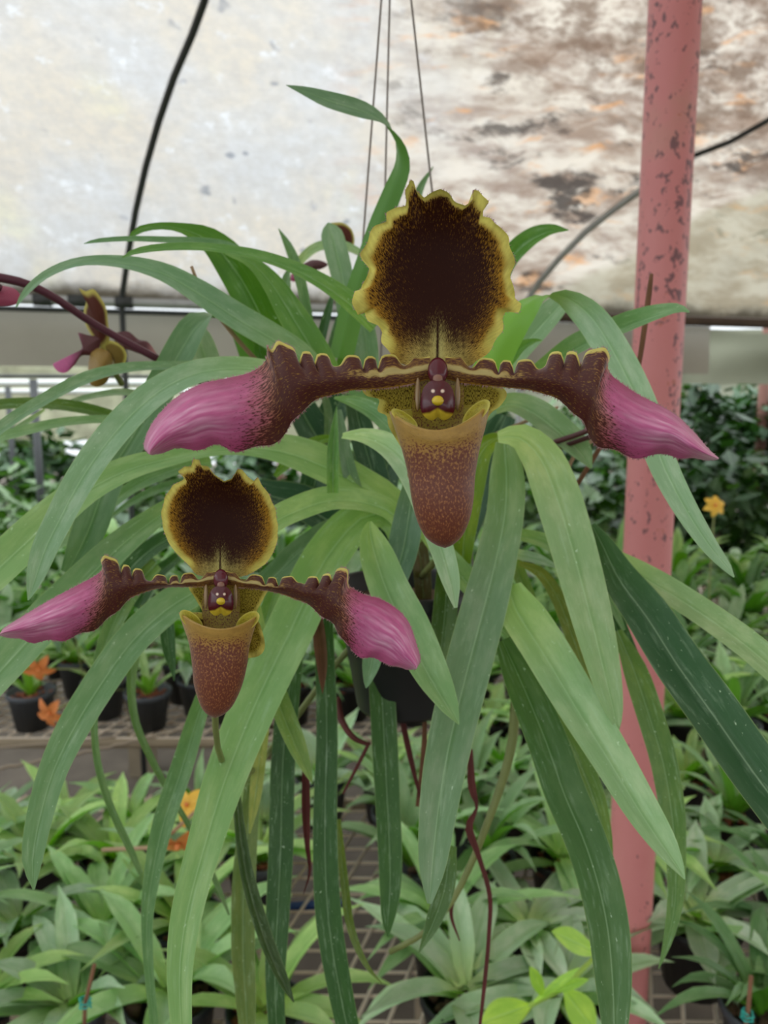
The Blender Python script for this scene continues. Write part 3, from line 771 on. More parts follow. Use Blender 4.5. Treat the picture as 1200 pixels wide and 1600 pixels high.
def petal(fl, flower, up, lo, rnd, crink=(.06, .50), amp=13, nl=7, bulge=24, tipz=-25, pinkat=.50, label=None, NN=190, MM=34, hair=True):
    U = cr(resample_curve(up, NN), NN); L = cr(resample_curve(lo, NN), NN)
    V, UV, C, D = [], [], [], []
    k = fl.sc
    for i in range(NN):
        u = i / (NN - 1)
        mask = sm(crink[0], crink[0] + .05, u) * (1 - sm(crink[1] - .05, crink[1] + .02, u))
        ph = (u - crink[0]) / (crink[1] - crink[0]) * nl * 2 * math.pi
        wob = 1.4 * math.sin(ph * .37 + 1)
        for j in range(MM):
            v = j / (MM - 1)
            x = U[i][0] + (L[i][0] - U[i][0]) * v; y = U[i][1] + (L[i][1] - U[i][1]) * v
            w3 = (1 - v) ** 3.0 * mask
            sgn = math.sin(ph + wob)
            sq = math.tanh(1.8 * sgn) / .947
            y += -amp * .80 * k * w3 * sq
            x += amp * k * .34 * w3 * math.cos(ph * 1.0 + wob) * (1 if L[-1][0] > L[0][0] else -1) * -1
            wl = v ** 5 * sm(.25, .5, u) * (1 - sm(.9, 1, u))
            y += 3.2 * k * wl * math.sin(u * 46)
            dz = tipz * k * u * u - bulge * k * math.sin(math.pi * v) * sm(.0, .6, u) - 8 * k * math.sin(math.pi * v) + amp * .5 * k * w3 * math.cos(ph + wob) + 6 * k * wl * math.cos(u * 46)
            dz += -14 * k * math.sin(math.pi * min(1, v * 1.4)) * sm(.45, .8, u)
            V.append(fl.p(x, y, dz)); UV.append((u * 26, v * 14))
            nz = mnoise.noise(Vector((u * 9, v * 5, up[0][0] * .1))) * .5
            pk = sm(pinkat - .07, pinkat + .11, u + .10 * (0.5 - v) + .06 * nz)
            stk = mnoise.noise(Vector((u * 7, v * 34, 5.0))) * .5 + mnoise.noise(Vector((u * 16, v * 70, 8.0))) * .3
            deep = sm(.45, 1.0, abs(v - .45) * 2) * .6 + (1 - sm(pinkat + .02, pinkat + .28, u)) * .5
            ground = mixc(GOLD, mixc(mixc(PINK, (.84, .50, .70), max(0, min(1, .22 + stk * 1.5)) * (1 - min(1, deep * 1.2))), DPINK, min(1, deep)), pk)  # pale streaks paint the hair sheen's highlight into the middle of the pink
            dens = .58 + .19 * sm(.05, .2, u) * (1 - .35 * sm(.0, 1, v) * (1 - sm(.2, .4, u)))
            dens = dens * (1 - sm(pinkat - .10, pinkat + .22, u - .05 * sm(.6, 1, v) + .05 * nz + .10 * (.5 - v)))
            # pale ridge close to the base
            rg = (1 - sm(.12, .30, u)) * (1 - sm(.06, .17, abs(v - .44)))
            ground = mixc(ground, (0.50, 0.42, 0.16), rg); dens = dens * (1 - rg * .85)
            yl = (1 - sm(.018, .068, v)) * max(mask, 1 - sm(0, .05, u))
            ground = mixc(ground, LEM, yl); dens = dens * (1 - .95 * yl)
            el = sm(.93, .99, v) * (1 - sm(.3, .45, u)); ground = mixc(ground, GOLD, el); dens *= (1 - .5 * el)
            C.append(ground); D.append(dens)
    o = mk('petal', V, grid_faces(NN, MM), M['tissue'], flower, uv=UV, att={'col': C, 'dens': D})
    if label: o['label'] = label
    if hair:
        e = []
        for i in range(NN):
            if i / NN > .38: a = V[i * MM]; b = V[i * MM + 3]; e.append((a, (a - b).normalized()))
        hairs(fl, flower, e, int(420 * k), 6.5 * k * fl.d0 / F, rnd)
        e = []
        for i in range(10, NN): a = V[i * MM + MM - 1]; b = V[i * MM + MM - 4]; e.append((a, (a - b).normalized()))
        hairs(fl, flower, e, int(520 * k), 5.5 * k * fl.d0 / F, rnd)
    return o


def resample_curve(poly, n):
    return resample(cr([tuple(q) for q in poly], max(60, len(poly) * 8)), n)


def dorsal(fl, flower, outline, c, base, rnd, top=(.0, .0), depth=60, label=None, NA=260, NR=46, hair=True):
    """outline: closed loop around c, starting at the bottom; hooded, concave towards the viewer"""
    k = fl.sc
    O = resample(outline + [outline[0]], NA + 1)[:NA]
    S = []
    for a in range(NA):
        wn = NA // 9
        S.append((sum(O[(a + q) % NA][0] for q in range(-wn, wn + 1)) / (2 * wn + 1), sum(O[(a + q) % NA][1] for q in range(-wn, wn + 1)) / (2 * wn + 1)))
    V, UV, C, D = [], [], [], []
    ymin = min(q[1] for q in outline); ymax = max(q[1] for q in outline); hx = (max(q[0] for q in outline) - min(q[0] for q in outline)) / 2
    for i in range(NR):
        r = (i / (NR - 1)) ** .8
        for a in range(NA):
            ox, oy = O[a]
            cx, cy = c
            # inner rings get rounder
            an = math.atan2(oy - cy, ox - cx); rr = math.hypot(ox - cx, oy - cy)
            bl = sm(.60, 1, r) ** 1.3
            x = cx + (S[a][0] + (ox - S[a][0]) * bl - cx) * r; y = cy + (S[a][1] + (oy - S[a][1]) * bl - cy) * r
            ca = a / NA * 2 * math.pi
            upn = max(0, -math.sin(an)); side = abs(math.cos(an)); dn = max(0, math.sin(an))
            rim = (-depth * (.55 + .55 * upn - .35 * dn)) * r ** 2.2
            rl = sm(.86, 1, r)                              # reflexed yellow margin
            dz = depth * .35 + rim + 16 * k * rl * (side * .9 + .15) + (5 if k > .9 else 1.5) * k * r ** 8 * math.sin(ca * 19) * (1 - upn * .4)
            x += (2.2 if k > .9 else .5) * k * r ** 8 * math.cos(ca * 23)
            V.append(fl.p(x, y, dz * k if False else dz))
            ba = math.atan2(x - base[0], base[1] + 25 * k - y); br = math.hypot(x - base[0], base[1] + 25 * k - y) / k
            UV.append((ba * 34, br * .07))
            # colours
            nz = mnoise.noise(Vector((x * .03 / k, y * .03 / k, 3))) * .5 + .3 * mnoise.noise(Vector((x * .09 / k, y * .09 / k, 9)))
            hy = (y - ymin) / (ymax - ymin)
            topc = sm(.86, .98, -math.sin(an)) 
            mw = (.060 if k < .9 else .080) - .045 * topc + .035 * nz
            mg = sm(1 - mw - .07, 1 - mw + .02, r) * (1 - sm(.80, .93, math.sin(an)))
            edge = sm(.58, 1.0, r) * (side ** .8) * (1 - .2 * upn)
            e2 = sm(.66, .97, r) * dn
            cen = math.exp(-((x - c[0]) / (46 * k)) ** 2 - ((y - c[1] - 22 * k) / (80 * k)) ** 2)
            dark = .72 + .25 * cen - max(.42 * edge, .24 * e2) + .06 * nz
            gb = (1 - sm(24, 88, br)) 
            pt = math.exp(-((x - base[0]) / (20 * k)) ** 2) * (1 - sm(40, 118, br)) 
            ground = mixc((0.21, 0.095, 0.010), (0.47, 0.26, 0.025), max(edge, e2))
            ground = mixc(ground, CREAM, max(pt, gb * .8)); 
            line = math.exp(-((x - base[0] + 1) / (2.6 * k)) ** 2) * (1 - sm(70, 120, br))
            dens = dark * 1.0 - .36 * max(pt, gb * .45) + .04 * nz
            dens = max(dens, line * .95)
            tg = sm(.93, 1.0, r) * topc
            ground = mixc(ground, LEM, mg); dens = dens * (1 - mg) 
            ground = mixc(ground, (.30, .30, .05), tg * .5)
            C.append(ground); D.append(max(0, min(1.02, dens)))
    o = mk('dorsal_sepal', V, grid_faces(NR, NA, True), M['dorsal'], flower, uv=UV, att={'col': C, 'dens': D})
    if label: o['label'] = label
    if hair:
        e = [(V[(NR - 1) * NA + a], (V[(NR - 1) * NA + a] - V[(NR - 5) * NA + a]).normalized()) for a in range(NA)]
        hairs(fl, flower, e, int(300 * k), 4 * k * fl.d0 / F, rnd)
    return o


def pouch(fl, flower, left, right, rimdip, rimback, rnd, label=None, NA=64, depth=.85):
    """left/right: matching outline points from rim to toe"""
    k = fl.sc; n = 60
    L = resample_curve(left, n); R = resample_curve(right, n)
    V, UV, C, D = [], [], [], []
    rings = []
    hmax = max((R[i][0] - L[i][0]) / 2 for i in range(n))
    # inner rolled lip
    for q in range(4): rings.append((0, .93 - .05 * (3 - q), -0 + (3 - q) * 5 * k, True))
    for i in range(n): rings.append((i, 1.0, 0, False))
    for (i, sc_, dy, inner) in rings:
        t = i / (n - 1)
        cx = (L[i][0] + R[i][0]) / 2; hw = max((R[i][0] - L[i][0]) / 2, .8) * sc_
        tilt = (R[i][1] - L[i][1]) / 2
        cy = (L[i][1] + R[i][1]) / 2
        fr = (1 - sm(0, .30, t))
        for a in range(NA):
            an = 2 * math.pi * a / NA; ca, sa = math.cos(an), math.sin(an)      # sa>0: front
            x = cx + hw * ca
            y = cy + tilt * ca + dy
            sag = rimdip * k * (1 - ca * ca) * (1 if sa > 0 else 0) * fr
            y += sag - (rimback * k * (1 - ca * ca) * fr if sa < 0 else 0)
            flare = 1 + .0 * fr
            dz = -hw * depth * sa * (flare) * (1.0 - .12 * fr)
            dz += 10 * k * t * t
            V.append(fl.p(x, y, dz + fl.poz))
            UV.append((a / NA * 40 if True else 0, t * 17 + dy * .1))
            nz = mnoise.noise(Vector((ca * 2, sa * 2, t * 4)))
            g = mixc(OCH, (0.37, 0.155, 0.055), sm(.10, .55, t + .06 * nz))
            g = mixc(g, (0.28, 0.095, 0.04), sm(.75, 1, t))
            dens = .16 + .47 * sm(.03, .42, t + .05 * nz)
            if inner: g = (0.48, 0.42, 0.05); dens = .25
            elif t < .05: dens = .0
            C.append(g); D.append(dens)
    o = mk('pouch', V, grid_faces(len(rings), NA, True), M['pouch'], flower, uv=UV, att={'col': C, 'dens': D})
    if label: o['label'] = label
    return o


def patch(fl, flower, name, outline, c, bulge, colf, mat, z0=0, ns=.6, NR=16, NA=120, crk=0, ncr=14, label=None):
    """closed domed patch of tissue; bulge>0 towards the viewer; colf(x,y,r)->(col,dens)"""
    k = fl.sc
    O = resample(cr([tuple(q) for q in outline] + [tuple(outline[0])], 200), NA + 1)[:NA]
    V, UV, C, D = [], [], [], []
    for i in range(NR):
        r = i / (NR - 1)
        for a in range(NA):
            x = c[0] + (O[a][0] - c[0]) * r; y = c[1] + (O[a][1] - c[1]) * r
            dz = z0 - bulge * (1 - r * r) + crk * r ** 5 * math.sin(2 * math.pi * a / NA * ncr)
            V.append(fl.p(x, y, dz)); UV.append((x * ns / k * .5, y * ns / k * .35))
            g, d = colf(x, y, r); C.append(g); D.append(d)
    o = mk(name, V, grid_faces(NR, NA, True), mat, flower, uv=UV, att={'col': C, 'dens': D})
    if label: o['label'] = label
    return o


def ball(fl, flower, name, x, y, z, rx, ry, rz, col, mat, label=None):
    V, C = [], []
    for i in range(12):
        th = math.pi * i / 11
        for j in range(20):
            ph = 2 * math.pi * j / 20
            V.append(fl.p(x + rx * math.sin(th) * math.cos(ph), y - ry * math.cos(th), z + rz * math.sin(th) * math.sin(ph))); C.append(col)
    o = mk(name, V, grid_faces(12, 20, True), mat, flower, uv=[(0, 0)] * len(V), att={'col': C, 'dens': [0.0] * len(V)})
    if label: o['label'] = label
    return o


def flower_core(fl, flower, cx, cy, rnd):
    """shield-shaped staminode, its knob and eye spots, the column and its pale wings; (cx,cy) = shield centre"""
    k = fl.sc
    MAR = (0.075, 0.004, 0.012)

    def cf(x, y, r):
        dx, dy = (x - cx) / (27 * k), (y - cy) / (32 * k)
        vy = .46 + .20 * (1 - min(1, abs(dx) * 2.2)) * -1
        yl = sm(vy + .10, vy + .25, dy - .10 * dx * dx + .12 * (1 - min(1, abs(dx) * 3)) * 0)
        g = mixc(MAR, (0.60, 0.46, 0.04), yl)
        for sx in (-1, 1):
            q = math.hypot((x - cx - sx * 7.5 * k) / (3.2 * k), (y - cy + 13 * k) / (3.0 * k))
            g = mixc((0.80, 0.66, 0.55), g, sm(.6, 1.15, q))
        return g, 0.0
    out = [(cx + 27 * k * sx, cy + 32 * k * sy) for sx, sy in ((0, -.95), (.45, -.88), (.82, -.55), (.98, -.05), (1.0, .35), (.88, .72), (.55, .98), (.22, 1.0), (0, .86), (-.22, 1.0), (-.55, .98), (-.88, .72), (-1.0, .35), (-.98, -.05), (-.82, -.55), (-.45, -.88))]
    patch(fl, flower, 'staminode', out, (cx, cy), 15 * k, cf, M['gloss'], z0=-28 * k, NR=26, NA=120)
    ball(fl, flower, 'yellow_knob', cx, cy + 2 * k, -43 * k, 9.5 * k, 8 * k, 8 * k, (0.66, 0.50, 0.03), M['gloss'], 'small yellow knob')
    ball(fl, flower, 'column', cx, cy - 44 * k, -16 * k, 16 * k, 22 * k, 12 * k, (0.10, 0.008, 0.02), M['gloss'])
    ball(fl, flower, 'column_tip', cx, cy - 32 * k, -25 * k, 8 * k, 8 * k, 5 * k, (0.26, 0.13, 0.09), M['gloss'])
    for sx in (-1, 1):
        ball(fl, flower, 'column_wing', cx + sx * 31 * k, cy - 8 * k, -6 * k, 4.5 * k, 26 * k, 6 * k, (0.30, 0.20, 0.10), M['gloss'])
    # throat of the lip behind the shield

    def thr(x, y, r):
        return mixc((0.46, 0.38, 0.04), (0.30, 0.22, 0.03), r), .40
    patch(fl, flower, 'lip_throat', [(cx - 36 * k, cy - 30 * k), (cx, cy - 36 * k), (cx + 36 * k, cy - 30 * k), (cx + 40 * k, cy + 20 * k), (cx + 30 * k, cy + 60 * k), (cx, cy + 80 * k), (cx - 30 * k, cy + 60 * k), (cx - 40 * k, cy + 20 * k)], (cx, cy + 20 * k), -8 * k, thr, M['pouch'], z0=4 * k, ns=.32)


def syn(fl, flower, outline, c):
    def cf(x, y, r):
        yl = sm(.86, .96, r)
        return mixc((0.42, 0.34, 0.045), LEM, yl), .43 * (1 - yl)
    patch(fl, flower, 'synsepal', outline, c, -14 * fl.sc, cf, M['dorsal'], z0=30 * fl.sc, NR=26, NA=200, crk=4 * fl.sc, ncr=17, ns=.38)


def lobe(fl, flower, x0, y0, x1, y1, hgt, sgn):
    """infolded yellow ear at the pouch rim"""
    k = fl.sc
    mx, my = (x0 + x1) / 2, (y0 + y1) / 2

    def cf(x, y, r):
        return mixc((0.44, 0.40, 0.04), (0.66, 0.62, 0.14), sm(.8, .97, r)), .30 * (1 - sm(.7, .9, r))
    ux, uy = x1 - x0, y1 - y0; L = math.hypot(ux, uy); nx, ny = uy / L, -ux / L
    if ny > 0: nx, ny = -nx, -ny
    out = []
    for t in range(16):
        a = 2 * math.pi * t / 16
        s_, h_ = math.cos(a) * .5, math.sin(a)
        out.append((mx + ux * s_ + nx * hgt * (.55 * h_), my + uy * s_ + ny * hgt * (.55 * h_)))
    patch(fl, flower, 'side_lobe', out, (mx, my), -5 * k, cf, M['pouch'], z0=fl.poz - 28 * k, NR=10, NA=60)


def make_flower(spec):
    fl = Fl(spec['d'], spec['sc']); fl.poz = spec.get('poz', -8)
    rnd = random.Random(spec['seed'])
    cx, cy = spec['core']
    k = fl.sc
    V, Fc = tube_vf([fl.p(cx, cy - 40 * k, 8 * k), fl.p(cx, cy - 20 * k, 26 * k), fl.p(cx + 1, cy + 10 * k, 50 * k), fl.p(cx + 3, cy + 60 * k, 90 * k)], [10 * k * fl.d0 / F] * 4, 12)
    fo = mk('flower', V, Fc, M['green_stem'], orchid); fo['label'] = spec['label']
    dorsal(fl, fo, spec['dorsal'], spec['dc'], spec['dbase'], rnd, depth=spec.get('depth', 60) * k)
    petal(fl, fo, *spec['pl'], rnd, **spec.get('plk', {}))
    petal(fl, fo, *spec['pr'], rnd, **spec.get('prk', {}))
    syn(fl, fo, spec['syn'], spec['sc_c'])
    pouch(fl, fo, *spec['pouch'], rnd)
    flower_core(fl, fo, cx, cy, rnd)
    for lb in spec['lobes']: lobe(fl, fo, *lb)
    return fo

main = dict(d=.19, sc=1.0, seed=3, core=(684, 624), label='large open slipper flower with brown hood, pink petals and speckled pouch',
    dorsal=[(686,578),(660,576),(632,570),(610,556),(598,536),(597,520),(588,508),(577,502),(570,488),(557,492),(552,472),(552,455),(563,452),(573,437),(575,420),(568,408),(564,396),(570,382),(578,368),(586,352),(603,346),(606,332),(618,324),(632,322),(637,312),(633,296),(639,281),(648,283),(651,298),(660,309),(674,302),(688,295),(700,302),(714,316),(726,321),(738,311),(741,297),(748,297),(753,307),(765,316),(757,328),(753,338),(766,341),(782,354),(793,370),(801,392),(803,412),(799,432),(801,452),(806,466),(816,474),(808,489),(792,487),(785,500),(784,518),(776,532),(758,556),(738,570),(712,576)],
    dc=(685, 425), dbase=(685, 552), depth=52,
    pl=([(672,557),(650,560),(620,562),(590,566),(560,566),(530,562),(500,562),(475,558),(450,550),(432,537),(417,541),(418,556),(408,572),(385,584),(350,592),(315,600),(280,618),(252,643),(232,672),(225,698),(232,709)],
        [(672,592),(650,598),(620,604),(585,608),(550,610),(515,618),(490,628),(468,645),(456,661),(446,678),(425,692),(398,701),(370,703),(342,697),(318,701),(292,700),(266,705),(248,709),(236,711)]),
    plk=dict(crink=(.03, .50), nl=7.5, pinkat=.55), 
    pr=([(696,557),(720,560),(745,566),(770,571),(800,573),(830,570),(855,562),(880,558),(905,560),(928,556),(948,550),(947,566),(952,582),(970,598),(1000,618),(1032,634),(1058,650),(1084,675),(1106,700),(1123,716)],
        [(696,592),(720,598),(755,602),(795,606),(830,610),(862,620),(890,638),(910,658),(920,680),(938,697),(965,707),(990,713),(1018,714),(1045,709),(1072,717),(1098,719),(1122,718)]),
    prk=dict(crink=(.03, .56), nl=7.5, pinkat=.54),
    syn=[(620,585),(568,602),(572,618),(592,624),(590,642),(604,650),(608,668),(630,705),(640,730),(637,745),(660,770),(700,775),(738,735),(752,690),(764,650),(782,634),(792,616),(780,602),(740,585),(686,575)], sc_c=(686, 640),
    pouch=([(608,643),(616,668),(627,700),(637,740),(643,780),(651,812),(664,838),(680,851),(694,856)], [(765,632),(760,662),(750,700),(743,740),(740,780),(734,812),(722,838),(708,851),(696,856)], 34, 2), poz=-14,
    lobes=[(612, 640, 652, 668, 16, -1), (724, 664, 764, 626, 22, 1)])
make_flower(main)
small = dict(d=.245, sc=.74, seed=5, core=(345, 938), label='smaller open slipper flower, lower left, with upright brown hood and pink petals',
    dorsal=[(345,904),(325,903),(306,897),(292,880),(275,864),(262,846),(254,822),(252,800),(258,776),(270,758),(286,750),(288,744),(278,737),(288,729),(299,729),(302,717),(312,719),(314,727),(325,729),(335,741),(350,752),(362,748),(371,733),(378,733),(386,744),(397,752),(402,745),(408,756),(420,772),(430,795),(434,820),(434,842),(427,864),(414,882),(402,890),(386,899),(365,903)],
    dc=(345, 812), dbase=(345, 886), depth=52,
    pl=([(338,892),(320,896),(300,901),(280,905),(260,907),(240,902),(222,897),(204,893),(188,885),(172,878),(160,870),(162,885),(150,899),(122,914),(92,930),(60,948),(32,965),(8,980),(0,989)],
        [(338,914),(318,916),(298,917),(275,917),(250,919),(225,925),(203,936),(186,951),(170,966),(152,980),(130,990),(104,998),(78,1002),(50,1002),(25,999),(0,993)]),
    plk=dict(crink=(.02, .52), nl=7.5, pinkat=.52, tipz=-30),
    pr=([(352,892),(375,898),(400,905),(425,909),(448,908),(468,903),(490,908),(512,903),(528,895),(541,897),(542,909),(552,920),(572,930),(592,935),(612,946),(630,961),(641,978),(650,1004),(657,1030),(652,1043)],
        [(352,914),(378,918),(405,921),(435,927),(462,936),(490,950),(506,966),(522,976),(530,990),(540,1005),(552,1017),(568,1028),(586,1030),(602,1034),(617,1042),(635,1046),(650,1046)]),
    prk=dict(crink=(.02, .54), nl=7.0, pinkat=.54),
    syn=[(320,905),(295,915),(305,935),(318,960),(322,990),(335,1010),(345,1040),(378,1030),(404,1025),(414,1010),(408,980),(400,960),(412,935),(418,915),(380,905)], sc_c=(352, 950),
    pouch=([(279,957),(286,978),(295,1005),(300,1040),(303,1070),(312,1100),(322,1115),(335,1122)], [(406,960),(398,982),(390,1010),(386,1040),(378,1072),(364,1102),(350,1116),(337,1122)], 32, 2), poz=-12,
    lobes=[(282, 955, 316, 984, 20, -1), (370, 984, 404, 958, 22, 1)])
make_flower(small)

# flower seen from the side, far left, and the pieces of others behind
fs = Fl(.43, .5); fs.poz = 0
rs = random.Random(11)
fo = mk('flower', *tube_vf([P(158, 535, .435), P(166, 560, .44), P(190, 600, .46)], .0018, 8), M['green_stem'], orchid)
fo['label'] = 'blurred slipper flower seen from the side, far left, behind the purple stem'
dk_ = lambda x, y, r: (mixc((.10, .03, .02), (.5, .46, .12), sm(.72, .95, r)), .35 * (1 - sm(.7, .9, r)))
patch(fs, fo, 'dorsal_sepal', [(123,450),(134,455),(146,452),(158,466),(166,482),(169,505),(171,530),(160,545),(147,530),(134,508),(131,485),(134,470)], (150, 500), 14, dk_, M['dorsal'], ns=1)
pk_ = lambda x, y, r: (mixc((.10, .02, .03), PINK, sm(.35, .75, 1 - (x - 80) / 80)), .5 * sm(.3, .8, (x - 80) / 80))
patch(fs, fo, 'petal', [(160,526),(140,524),(122,520),(130,532),(122,552),(100,566),(83,568),(90,580),(103,582),(117,570),(128,556),(150,553)], (130, 545), 8, pk_, M['tissue'], z0=-6)
pd_ = lambda x, y, r: (mixc((.12, .03, .05), (.45, .2, .2), sm(225, 245, x)), .5 * (1 - sm(225, 245, x)))
patch(fs, fo, 'petal', [(178,520),(200,518),(216,530),(232,535),(246,555),(250,562),(232,558),(205,548),(182,540)], (208, 536), 6, pd_, M['tissue'], z0=4)
pp_ = lambda x, y, r: ((.30, .20, .03), .35)
patch(fs, fo, 'pouch', [(142,548),(156,544),(172,552),(176,570),(170,592),(160,602),(148,604),(139,596),(138,570)], (157, 572), 18, pp_, M['pouch'], z0=-8, ns=1)
patch(fs, fo, 'synsepal', [(160,536),(172,532),(190,540),(198,556),(192,575),(184,582),(176,565),(165,550)], (178, 555), 6, lambda x, y, r: (mixc((.2, .14, .03), LEM, sm(.7, .95, r)), .3), M['dorsal'], z0=2, ns=1)

fo = mk('flower', *tube_vf([P(540, 400, .50), P(540, 430, .49), P(530, 520, .47)], .0018, 8), M['purple_stem'], orchid)
fo['label'] = 'blurred flower almost hidden behind upright leaves at the top'
f3 = Fl(.50, .4); f3.poz = 0
patch(f3, fo, 'dorsal_sepal', [(518,348),(535,348),(549,358),(554,375),(550,388),(538,395),(528,380)], (538, 370), 8, dk_, M['dorsal'], ns=1)
patch(f3, fo, 'petal', [(474,412),(488,406),(504,408),(512,414),(500,421),(482,422),(474,430)], (492, 414), 5, lambda x, y, r: ((.14, .05, .07), .4), M['tissue'])
patch(f3, fo, 'petal', [(455,428),(466,424),(470,432),(464,440),(454,438)], (462, 432), 3, lambda x, y, r: (DPINK, 0), M['tissue'])
fo = mk('flower', *tube_vf([P(-30, 440, .36), P(-12, 445, .37), P(0, 450, .37)], .002, 8), M['purple_stem'], orchid)
fo['label'] = 'flower at the left edge of which only a pink petal tip shows'
f4 = Fl(.375, .5); f4.poz = 0
patch(f4, fo, 'petal', [(-60,448),(-20,444),(8,447),(24,452),(32,463),(28,474),(10,478),(-20,478),(-60,474)], (-10, 462), 10, lambda x, y, r: (mixc((.30, .05, .10), (.38, .07, .14), r), 0), M['tissue'])

# ------------------------------------------------------------------ benches
BZ = .80


def wire_grid(x0, x1, y0, y1, z, step, r, ang=0.0):
    parts = []
    n = int((x1 - x0) / step)
    for i in range(n + 1):
        x = x0 + i * step
        parts.append(tube_vf([(x, y0, z), (x + ang * (y1 - y0), y1, z)], r, 4))
    n = int((y1 - y0) / step)
    for i in range(n + 1):
        y = y0 + i * step
        parts.append(tube_vf([(x0, y, z - 2 * r), (x1, y, z - 2 * r)], r, 4))
    return join_vf(parts)


def bench(name, label, x0, x1, y0, y1, legs):
    b = thing(name, ((x0 + x1) / 2, (y0 + y1) / 2, 0), label, 'bench')
    o = mk('wire_mesh', *wire_grid(x0, x1, y0, y1, BZ - .004, .038, .0027, .35), M['mesh_wire'], b); o['kind'] = 'stuff'
    fr = [(x0, y0, BZ - .02), (x1, y0, BZ - .02), (x1, y1, BZ - .02), (x0, y1, BZ - .02)]
    for i in range(4): tube('frame_rail', [fr[i], fr[(i + 1) % 4]], .012, M['wood'], b)
    for lx, ly in legs: mk('support_post', *box_vf((lx, ly, (BZ - .03) / 2), (.09, .09, BZ - .03)), M['wood'], b, smooth=False)
bench('mesh_bench', 'near wire mesh bench crowded with potted orchids', -1.3, 1.5, .62, 1.27, [(-.62, 1.16), (.1, 1.16), (.9, 1.16), (-.62, .75), (.9, .75)])
bench('mesh_bench', 'farther wire mesh bench behind the gap, carrying grey pots', -2.6, 2.8, 1.52, 3.0, [(-1.0, 1.6), (-.3, 1.6), (.5, 1.6), (1.4, 1.6), (-1, 2.9), (1.4, 2.9)])
# sagging twisted rope along the farther bench's edge
pts = []
for i in range(60):
    t = i / 59; pts.append(P(-40 + 360 * t, 1207 - 78 * t + 6 * math.sin(t * 3), 1.48 + .0 * t) + Vector((0, .0, .0015 * math.sin(i * 1.6))))
o = tube('rope', pts, .0035, M['rope'], seg=6); tag(o, 'weathered twisted rope strung below the grey pots at left', 'rope')
pts = [P(-40 + 220 * i / 20, 1172 - 20 * i / 20, 1.50) for i in range(21)]
o = tube('rope', pts, .0025, M['rope'], seg=6); tag(o, 'thinner rope strung above the twisted one at left', 'rope')

# ------------------------------------------------------------------ bench plants

def local_leaf(rnd, L, W, az, el, droop, tint, parent, mat, n=9, m=5, fold=.3, z0=0.0, r0=.006):
    cl, hw, B, Nn = [], [], [], []
    p = Vector((math.cos(az) * r0, math.sin(az) * r0, z0)); h = Vector((math.cos(az), math.sin(az), 0)); side = Vector((-math.sin(az), math.cos(az), 0))
    e = el; yaw = rnd.uniform(-.4, .4)
    for i in range(n):
        t = i / (n - 1)
        hh = (h + side * yaw * t).normalized()
        T = hh * math.cos(e) + Vector((0, 0, 1)) * math.sin(e)
        b = hh.cross(Vector((0, 0, 1))).normalized()
        nn = b.cross(T).normalized()
        if nn.z < 0 and e < 1.3 and e > -1.3: nn = -nn
        cl.append(p.copy()); B.append(b); Nn.append(nn)
        wd = (min(1, .45 + t * 2.2)) * (1 - sm(.55, 1.0, t) ** 1.3 * .97)
        hw.append(W / 2 * wd)
        p = p + T * (L / (n - 1)); e -= droop / (n - 1) * (.5 + t)
    if (B[0].cross(cl[1] - cl[0])).dot(Nn[0]) < 0: B = [-q for q in B]
    return ribbon(cl, hw, B, Nn, fold, m=m, mat=mat, parent=parent, tint=tint)


def pot_vf(r, h):
    return lathe_vf((0, 0, 0), [(0, .002), (r * .70, .002), (r * .72, 0), (r * .95, h * .86), (r, h * .86), (r * 1.03, h * .88), (r * 1.03, h * .99), (r, h), (r * .95, h * .985), (r * .92, h * .85), (0, h * .83)], 20)


def chips(rnd, r, z, n, s0, s1):
    parts = []
    for _ in range(n):
        a = rnd.uniform(0, 6.28); q = r * math.sqrt(rnd.random()); s = rnd.uniform(s0, s1)
        v, f = box_vf((0, 0, 0), (s, s * rnd.uniform(.6, 1), s * .6))
        mt = Matrix.Translation((q * math.cos(a), q * math.sin(a), z)) @ Matrix.Rotation(rnd.uniform(0, 3), 4, 'Z') @ Matrix.Rotation(rnd.uniform(-.6, .6), 4, 'X')
        parts.append(([mt @ x for x in v], f))
    return join_vf(parts)

KINDS = [  # look, leaf count, L, W, elevation, droop, tint, pot radius
    ('broad grey-green leaves', 15, (.11, .165), (.024, .031), (.25, .9), (.7, 1.3), (.24, .38, .21), .045),
    ('spreading mid-green leaves', 16, (.12, .18), (.020, .027), (.3, 1.0), (.9, 1.6), (.19, .35, .13), .045),
    ('narrow dark green leaves', 16, (.10, .17), (.014, .019), (.5, 1.2), (1.0, 1.9), (.09, .20, .07), .042),
    ('glossy yellow-green leaves', 13, (.10, .15), (.020, .027), (.3, 1.0), (.8, 1.3), (.24, .40, .12), .042),
    ('pale mottled leaves', 15, (.10, .16), (.022, .030), (.1, .7), (.5, 1.1), (.29, .42, .26), .048),
    ('upright strap leaves', 14, (.13, .20), (.018, .024), (.8, 1.4), (1.0, 1.9), (.19, .33, .15), .045),
]
KINDS.append(('sparse upright leaves', 8, (.08, .14), (.014, .020), (.7, 1.4), (.3, 1.0), (.20, .32, .12), .050))
PROT = []
